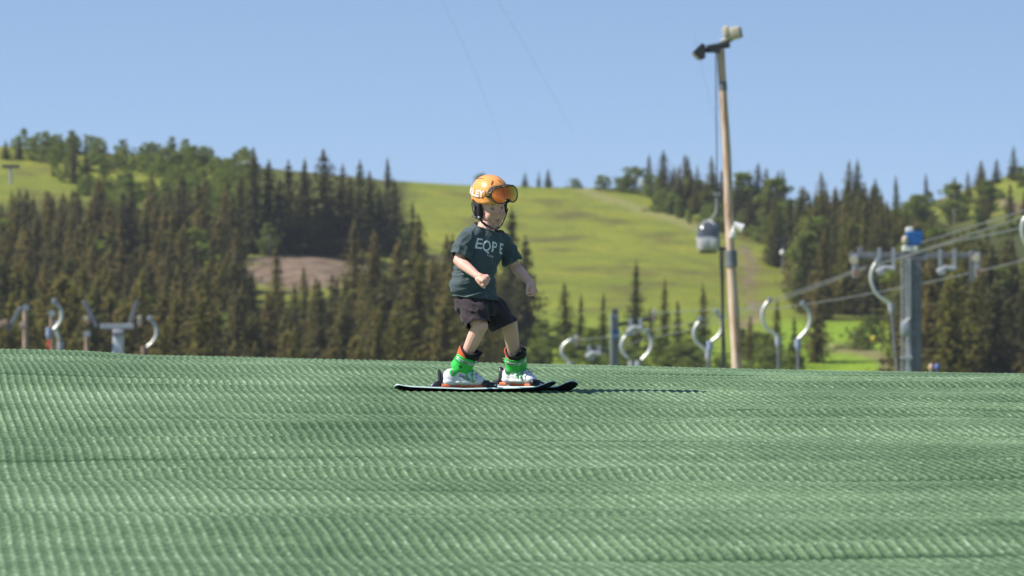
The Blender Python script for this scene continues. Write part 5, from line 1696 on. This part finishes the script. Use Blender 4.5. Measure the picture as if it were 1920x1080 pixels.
# strap round the helmet
M_STR = strap_mat('patterned_orange_strap', (.85, .33, .04), (.35, .10, .02), 120, .28)
sv = []; azs = np.linspace(48, 312, 60); rows = 5
def strap_pt(az_deg, w, off):
    """az measured from front to the wearer's right going round the back"""
    az = -R(az_deg)
    el0 = R(np.interp(az_deg, [48, 80, 180, 280, 312], [19, 13, 6, 13, 19]))
    half = np.interp(az_deg, [48, 62, 298, 312], [.014, .021, .021, .014])
    el = el0 + w * half / hR[2]
    return hel_pt(az, el, off)
for a_ in azs:
    for w in np.linspace(-1, 1, rows): sv.append(strap_pt(a_, w, .0045 if abs(w) < .9 else .001)[0])
stm = MB().add(sv, [(i * rows + j, (i + 1) * rows + j, (i + 1) * rows + j + 1, i * rows + j + 1) for i in range(len(azs) - 1) for j in range(rows - 1)])
so = stm.build('strap', M_STR, goggles); so.location = (0, 0, 0)
for sgn, az_ in ((-1, 48), (1, 312)):
    q = MB()
    a = strap_pt(az_, 0, .004)[0]; b = gog(sgn * 1.0, .086, -.006)
    q.tube([a, a.lerp(b, .5) + HL * sgn * .004, b], [.014, .015, .016], n=10, flat=.35, up=HU)
    o_ = q.build('outrigger', go.data.materials[0], goggles); o_.location = (0, 0, 0)
lm = MB()
vs, fs = text_flat('OAKLEY', .047, spacing=1.0, offset=.0013, maxe=.005)
r_m = .104
P, Q = [], []
for v in vs:
    azd = 107 - math.degrees(v.x * 1.12 / r_m)      # reads towards the face
    w = v.y / .021
    p, n_ = strap_pt(min(310, max(50, azd)), w, .0052)
    P.append(p); Q.append(n_)
thick_patch(lm, P, Q, fs, .0010)
lo2 = lm.build('lettering', mat('strap_print_white', (.82, .80, .80), .5), goggles, smooth=False); lo2.location = (0, 0, 0)

# ---------- skis
M_SKB = mat('ski_base_black', (.012, .012, .014), .35)
M_SKT = mat('ski_topsheet', (.035, .04, .045), .3, coat=.3)
M_SKE = mat('ski_side_edge_white_teal', (.66, .84, .82), .35)
M_BND = mat('binding_black', (.028, .027, .032), .35)
M_BNDG = mat('binding_grey', (.22, .21, .23), .4)
M_AFD = mat('orange_boot_sole', (.80, .16, .05), .5)
def gslope(p): return float(mat_z(np.array([p.x]), np.array([p.y]))[0])
def ski(px, dep, yaw, front, back, roll0, name_lab, tw=(0, 0)):
    """px, dep: boot centre; yaw: towards the camera"""
    F = Vector((cos(R(yaw)), -sin(R(yaw)), 0))
    c = K(px, 700, dep); c.z = 0
    L_ = Vector((0, 0, 1)).cross(F)               # left of travel, away from the camera
    zc = gslope(c)
    pf_, pb_ = c + F * front, c - F * back
    zf, zb_ = gslope(c + F * (front - .12)), gslope(c - F * (back - .08))
    n = 80; vs = []; 
    st = []
    for i in range(n + 1):
        s_ = -back + (front + back) * i / n
        st.append(s_)
    tip0 = front - .125
    data = []
    for s_ in st:
        t = (s_ + back) / (front + back)
        zline = zb_ + (zf - zb_) * (s_ + back - .08) / (front + back - .20)
        z = zline - .001
        if s_ > tip0: z += .050 * ((s_ - tip0) / .125) ** 1.7
        if s_ < -back + .10: z += .012 * ((-back + .10 - s_) / .10) ** 2
        z += .004 * exp(-((s_ - .02) / .2) ** 2)
        w = .034 + .007 * (abs(s_ - .0) / front) ** 2
        e_ = (front - s_)
        if e_ < .075: w *= sqrt(max(0.0, 1 - ((.075 - e_) / .0755) ** 2)) * .97 + .03
        e_ = (s_ + back)
        if e_ < .03: w *= sqrt(max(0.0, 1 - ((.03 - e_) / .032) ** 2)) * .9 + .1
        ro = roll0 + tw[0] * max(0, -s_ / back) + tw[1] * max(0, s_ / front)
        data.append((s_, z, w, ro))
    for (s_, z, w, ro) in data:
        A = Quaternion(F, -R(ro)) @ L_; U = Quaternion(F, -R(ro)) @ Vector((0, 0, 1))
        lift = w * abs(sin(R(ro)))
        cc = c + F * s_; cc.z = z + lift
        th = .0068 if abs(s_) < .3 else .0052
        vs += [cc - A * w, cc + A * w, cc + A * w * .96 + U * th, cc - A * w * .96 + U * th]
    m = MB()
    for i in range(n):
        b = i * 4
        m_ = [1, 2, 0, 2]
        for k in range(4):
            m.f.append((b + k, b + (k + 1) % 4, b + 4 + (k + 1) % 4, b + 4 + k)); m.m.append([0, 2, 1, 2][k])
    m.f.append((3, 2, 1, 0)); m.m.append(2); b = n * 4; m.f.append((b, b + 1, b + 2, b + 3)); m.m.append(2)
    m.v = [tuple(v) for v in vs]
    i0 = min(range(n + 1), key=lambda i: abs(data[i][0]))
    s_, z, w, ro = data[i0]
    U = Quaternion(F, -R(ro)) @ Vector((0, 0, 1)); A = Quaternion(F, -R(ro)) @ L_
    # slope of the ski along its travel
    Fs = (F + Vector((0, 0, (zf - zb_) / (front + back - .2)))).normalized()
    U = (U - Fs * U.dot(Fs)).normalized(); A = (A - Fs * A.dot(Fs)).normalized()
    base = c.copy(); base.z = z + w * abs(sin(R(ro))) + .0068
    rt_ = empty('ski', (c.x, c.y, zc), name_lab, 'ski', 'pair of short black skis')
    m.build('ski_blade', [M_SKB, M_SKT, M_SKE], rt_)
    X = lambda a, l, u: base + Fs * a + A * l + U * u
    AX = (Fs, A, U)
    # toe piece
    bt = MB(); bt.box(X(.105, 0, .004), (.085, .048, .008), AX, bev=.003)
    o_ = bt.build('binding_plate', M_BNDG, rt_)
    bt = MB()
    bt.loft([(X(.103, 0, .012), Fs, A, .020, .030), (X(.108, 0, .028), Fs, A, .024, .034), (X(.112, 0, .044), Fs, A, .016, .026)], n=24, power=3)
    bt.loft([(X(.110, 0, .025), A, U, .024, .017), (X(.145, 0, .020), A, U, .022, .016), (X(.165, 0, .018), A, U, .017, .013), (X(.170, 0, .018), A, U, .010, .008)], n=20, power=3)
    tp = bt.build('toe_binding', M_BND, rt_)
    MB().ell(X(.160, -.019, .019), (.006, .003, .006), AX, 12, 8).build('release_dial', M_SKE, tp)
    bt = MB(); bt.box(X(-.125, 0, .004), (.15, .046, .008), AX, bev=.003); bt.build('binding_plate', M_BNDG, rt_)
    bt = MB()
    bt.loft([(X(-.158, 0, .010), Fs, A, .032, .024), (X(-.152, 0, .024), Fs, A, .028, .024), (X(-.138, 0, .038), Fs, A, .018, .020)], n=24, power=3)
    bt.loft([(X(-.140, 0, .020), Fs, A, .014, .020), (X(-.130, 0, .045), Fs, A, .015, .020), (X(-.133, 0, .075), Fs, A, .013, .018), (X(-.142, 0, .098), Fs, A, .009, .014), (X(-.146, 0, .104), Fs, A, .004, .008)], n=20, power=2.6)
    hb = bt.build('heel_binding', M_BND, rt_)
    MB().loft([(X(-.121, 0, .035), Fs, A, .004, .013), (X(-.123, 0, .085), Fs, A, .004, .012)], n=16, power=4).build('lever_face', M_BNDG, hb)
    return base, AX, rt_
nb, nax, ski1 = ski(872, -.02, 2, .480, .372, 8, 'nearer short black ski with white side edge, its tip overlapping the other', tw=(13, 16))
fb, fax, ski2 = ski(974, .235, 40, .396, .40, 7, 'farther short black ski pointing to the right and towards the viewer', tw=(0, 18))

# ---------- boots
M_BGREEN = mat('boot_green_plastic', (.045, .60, .085), .35, coat=.25)
M_BWHITE = mat('boot_white_plastic', (.78, .78, .80), .35, coat=.25, var=.04, vscale=20)
M_LINER = mat('boot_liner_black', (.030, .028, .034), .8, bump=.3, bscale=600)
M_BRED = mat('boot_spoiler_orange', (.85, .14, .05), .4)
M_BUCK = mat('buckle_metal', (.72, .72, .74), .3, .7)
M_PBLK = mat('printed_black', (.03, .03, .035), .5)
def boot(base, AX, shin_top, lab, text=False, k=1.0, yaw_off=0):
    F, L, U = AX
    b0 = empty('ski_boot', (0, 0, 0)); b0.parent = boy; b0.location = -root_loc; b0['label'] = lab
    def B(name, mb_, m, par=b0):
        o_ = mb_.build(name, m, par); o_.location = (0, 0, 0) ; return o_
    X = lambda a, l, u: base + F * (a * k) + L * (l * k) + U * (u * k)
    ank = X(-.030, 0, .097)
    up = (shin_top - ank).normalized()
    fr_ = (F - up * F.dot(up)).normalized(); lf = up.cross(fr_)
    # sole lugs
    m = MB(); m.box(X(-.098, 0, .012), (.05 * k, .052 * k, .016 * k), AX, bev=.004); m.box(X(.078, 0, .012), (.055 * k, .05 * k, .014 * k), AX, bev=.004)
    m.tube([X(-.09, 0, .016), X(.08, 0, .016)], .012 * k, n=8)
    B('sole', m, M_AFD)
    # lower shell, voxel-joined so that it swells and tapers in one piece
    m = MB()
    m.ell(X(-.075, 0, .062), (.045 * k, .038 * k, .046 * k), AX)
    m.ell(X(-.080, 0, .036), (.042 * k, .036 * k, .026 * k), AX)
    m.ell(X(-.010, 0, .062), (.062 * k, .040 * k, .048 * k), AX)
    m.ell(X(.018, 0, .060), (.050 * k, .037 * k, .042 * k), AX)
    m.ell(X(.040, 0, .050), (.050 * k, .039 * k, .036 * k), AX)
    m.ell(X(.070, 0, .042), (.038 * k, .037 * k, .028 * k), AX)
    m.ell(X(.0, 0, .032), (.10 * k, .035 * k, .016 * k), AX)
    m.tube([X(-.020, 0, .055), X(-.030, 0, .092), ank + up * .05], [.040 * k, .044 * k, .038 * k], n=20)
    me_ = union(m, .0032, 8)
    me_.materials.clear(); me_.materials.append(M_BWHITE)
    shell = link_mesh('shell', me_, None); shell.parent = b0
    bv = bvh_of(me_)
    # cuff
    m = MB()
    H0 = .0
    def cring(h, ru, rv, df=0.0): return (ank + up * h * k + fr_ * df * k, fr_, lf, ru * k, rv * k)
    m.loft([cring(.012, .057, .0495, -.001), cring(.022, .0585, .0508, 0), cring(.045, .056, .050, .003), cring(.078, .054, .049, .004), cring(.094, .0545, .049, .004)], n=32, power=2.3)
    # hinge ears reach down both sides
    for s_ in (-1, 1):
        c_ = X(-.064, s_ * .0365, .084)
        m.ell(c_, (.020 * k, .008 * k, .024 * k), AX, 18, 12)
        m.tube([c_, ank + up * .03 * k + lf * s_ * .038 * k - fr_ * .012], [.016 * k, .024 * k], n=14, flat=.6)
    me_ = union(m, .0032, 5); me_.materials.clear(); me_.materials.append(M_BGREEN)
    cuff = link_mesh('cuff', me_, None); cuff.parent = b0
    cbv = bvh_of(me_)
    m = MB()
    for s_ in (-1, 1):
        c_ = X(-.066, s_ * .0455, .082); m.tube([c_ - L * .004, c_ + L * .004], .0085 * k, n=16)
    B('hinge_bolt', m, M_BNDG)
    # spoiler at the back, liner tongue in front
    m = MB(); vs = []
    for i in range(15):
        a = R(95 + 170 * i / 14)
        hh = .128 - .030 * abs((i - 7) / 7) ** 2 * 1.0
        for (r_, h_) in ((.0515, .084), (.0545, hh), (.0500, hh), (.0475, .084)):
            vs.append(ank + up * h_ * k + fr_ * (cos(a) * r_ * k) + lf * (sin(a) * r_ * .88 * k))
    m.add(vs, [(i * 4 + j, (i + 1) * 4 + j, (i + 1) * 4 + (j + 1) % 4, i * 4 + (j + 1) % 4) for i in range(14) for j in range(4)] + [(0, 1, 2, 3), (59, 58, 57, 56)])
    B('spoiler', m, M_BRED)
    m = MB(); n_ = 24; vs = []
    for i in range(n_):                   # liner collar, higher towards the tongue
        a = 2 * pi * i / n_
        fr0 = max(0, cos(a))
        h_ = .118 + .022 * fr0 + .012 * max(0, -cos(a))
        flare = 1 + .16 * fr0
        for (r_, q) in ((.047, .080), (.0490, .105), (.0505 * flare, h_), (.045 * flare, h_ + .001), (.043, .080)):
            vs.append(ank + up * q * k + fr_ * (cos(a) * r_ * k) + lf * (sin(a) * r_ * .9 * k))
    m.add(vs, [(i * 5 + j, ((i + 1) % n_) * 5 + j, ((i + 1) % n_) * 5 + j + 1, i * 5 + j + 1) for i in range(n_) for j in range(4)])
    lin = B('liner', m, M_LINER)
    m = MB()
    tv = []
    for i in range(9):
        t = (i - 4) / 4
        for (h_, o_) in ((.085, .050), (.108, .058), (.130, .066), (.142, .073)):
            tv.append(ank + up * (h_ - .012 * t * t) * k + fr_ * ((o_ - .016 * t * t) * k) + lf * (t * .038 * k))
    m.add(tv, [(i * 4 + j, (i + 1) * 4 + j, (i + 1) * 4 + j + 1, i * 4 + j + 1) for i in range(8) for j in range(3)])
    me_ = evaluated(m.mesh('t'), [('SOLIDIFY', dict(thickness=.008, offset=0)), ('SUBSURF', dict(levels=1))]); me_.materials.clear(); me_.materials.append(M_LINER)
    tg = link_mesh('tongue', me_, None); tg.parent = b0
    # power strap loop
    m = MB()
    P_ = [ank + up * (.112 + .002 * sin(a_)) * k + fr_ * (cos(a_) * .060 * k + .008) + lf * (sin(a_) * .050 * k) for a_ in [R(x) for x in range(-100, 101, 20)]]
    band(m, P_, .012 * k, .0016, [(p - ank - up * .112 * k).normalized() for p in P_])
    B('power_strap', m, M_STRAP)
    # buckles
    def surf(o_, d_, b_):
        h = b_.ray_cast(o_, d_, .3); return (h[0], h[1]) if h[0] is not None else (o_ + d_ * .08, -d_)
    def buckle(pts, bvt, m1, m2, w=.0042, rungs=5):
        m = MB(); Q = []
        for (a, h, sd_) in pts:             # a along, h up, sd_ side angle around the foot
            src = X(a, 0, h) + (L * -sin(R(sd_)) + U * cos(R(sd_))) * .15
            p, n_ = surf(src, (X(a, 0, h) - src).normalized(), bvt); Q.append((p + n_ * .004, n_))
        band(m, [q[0] for q in Q], w * k, .002, [q[1] for q in Q])
        o1 = B('buckle', m, m1)
        m = MB()
        for i in range(1, rungs):
            t = i / rungs * (len(Q) - 1); j = int(t); f = t - j
            if j + 1 >= len(Q): break
            p = Q[j][0].lerp(Q[j + 1][0], f); n_ = Q[j][1]
            tt = (Q[j + 1][0] - Q[j][0]).normalized(); s__ = tt.cross(n_)
            m.tube([p - s__ * w * 1.3 + n_ * .003, p + s__ * w * 1.3 + n_ * .003], .0016, n=6)
        B('buckle_ladder', m, m2)
    buckle([(.010, .03, 62), (.008, .03, 50), (.004, .03, 25), (.004, .03, 0), (.006, .03, -30)], bv, M_BGREEN, M_PBLK)
    buckle([(.040, .02, 62), (.038, .02, 50), (.036, .02, 25), (.038, .02, 0), (.04, .02, -30)], bv, M_BGREEN, M_PBLK)
    buckle([(.060, .015, 55), (.058, .015, 30), (.058, .015, 0), (.06, .015, -30)], bv, M_BUCK, M_PBLK, .003)
    # cuff buckle: metal bail round the front plus green lever
    for hq in (.074,):
        m = MB(); Q = []
        for ad in range(-15, 151, 15):
            dv = (fr_ * cos(R(ad)) - lf * sin(R(ad)))
            o_ = ank + up * hq * k + fr_ * .004
            p, n_ = surf(o_ + dv * .2, -dv, cbv); Q.append((p + n_ * .004, n_))
        m.tube([q[0] + up * .004 for q in Q[2:]], .0022, n=6); m.tube([q[0] - up * .005 for q in Q[2:]], .0022, n=6)
        B('cuff_bail', m, M_BUCK)
        m = MB(); band(m, [q[0] for q in Q[:5]], .0065 * k, .0028, [q[1] for q in Q[:5]]); B('cuff_buckle', m, M_BUCK)
        m = MB(); q0 = Q[-3][0]; q1 = Q[-1][0]
        m.tube([q0, q1, q1 - fr_ * .012, q1 - fr_ * .010 - up * .012, q0 - up * .012], .0032, n=6); B('cuff_lever', m, M_BGREEN)
        m = MB(); band(m, [q[0] + q[1] * .002 for q in Q[6:9]], .006 * k, .003, [q[1] for q in Q[6:9]]); B('lever_catch', m, M_BNDG)
    if text:
        vs, fs = text_flat('DALBELLO', .0175 * k, spacing=1.05, offset=.0007, shear=.12, maxe=.006)
        m = MB()
        e1_ = (F + U * -.42).normalized(); e2_ = (U - e1_ * U.dot(e1_)).normalized()
        P, Q = project(vs, fs, X(.010, -.04, .050), e1_, e2_, bv)
        thick_patch(m, P, Q, fs, .0009); B('lettering', m, M_PBLK)
        vs, fs = text_flat('50', .018 * k, offset=.0006, maxe=.006)
        m = MB(); P, Q = project(vs, fs, ank + up * .040 * k - fr_ * .010 - lf * .05, fr_, up, cbv)
        thick_patch(m, P, Q, fs, .0009); B('size_number', m, M_PBLK)
    else:
        m = MB()
        for q in ((.004, .060), (.026, .052), (.040, .046)):
            P_ = []
            for sd_ in range(-50, 51, 20):
                src = X(q[0], 0, .03) + (L * -sin(R(sd_)) + U * cos(R(sd_))) * .15
                p, n_ = surf(src, (X(q[0], 0, .03) - src).normalized(), bv); P_.append(p + n_ * .001)
            m.tube(P_, .0014, n=5)
        B('shell_seams', m, M_PBLK)
    return b0
boot(nb, nax, RK, 'near ski boot seen from its side, with lettering', True, 1.0)
boot(fb, fax, LK, 'far ski boot turned towards the viewer', False, 1.0)
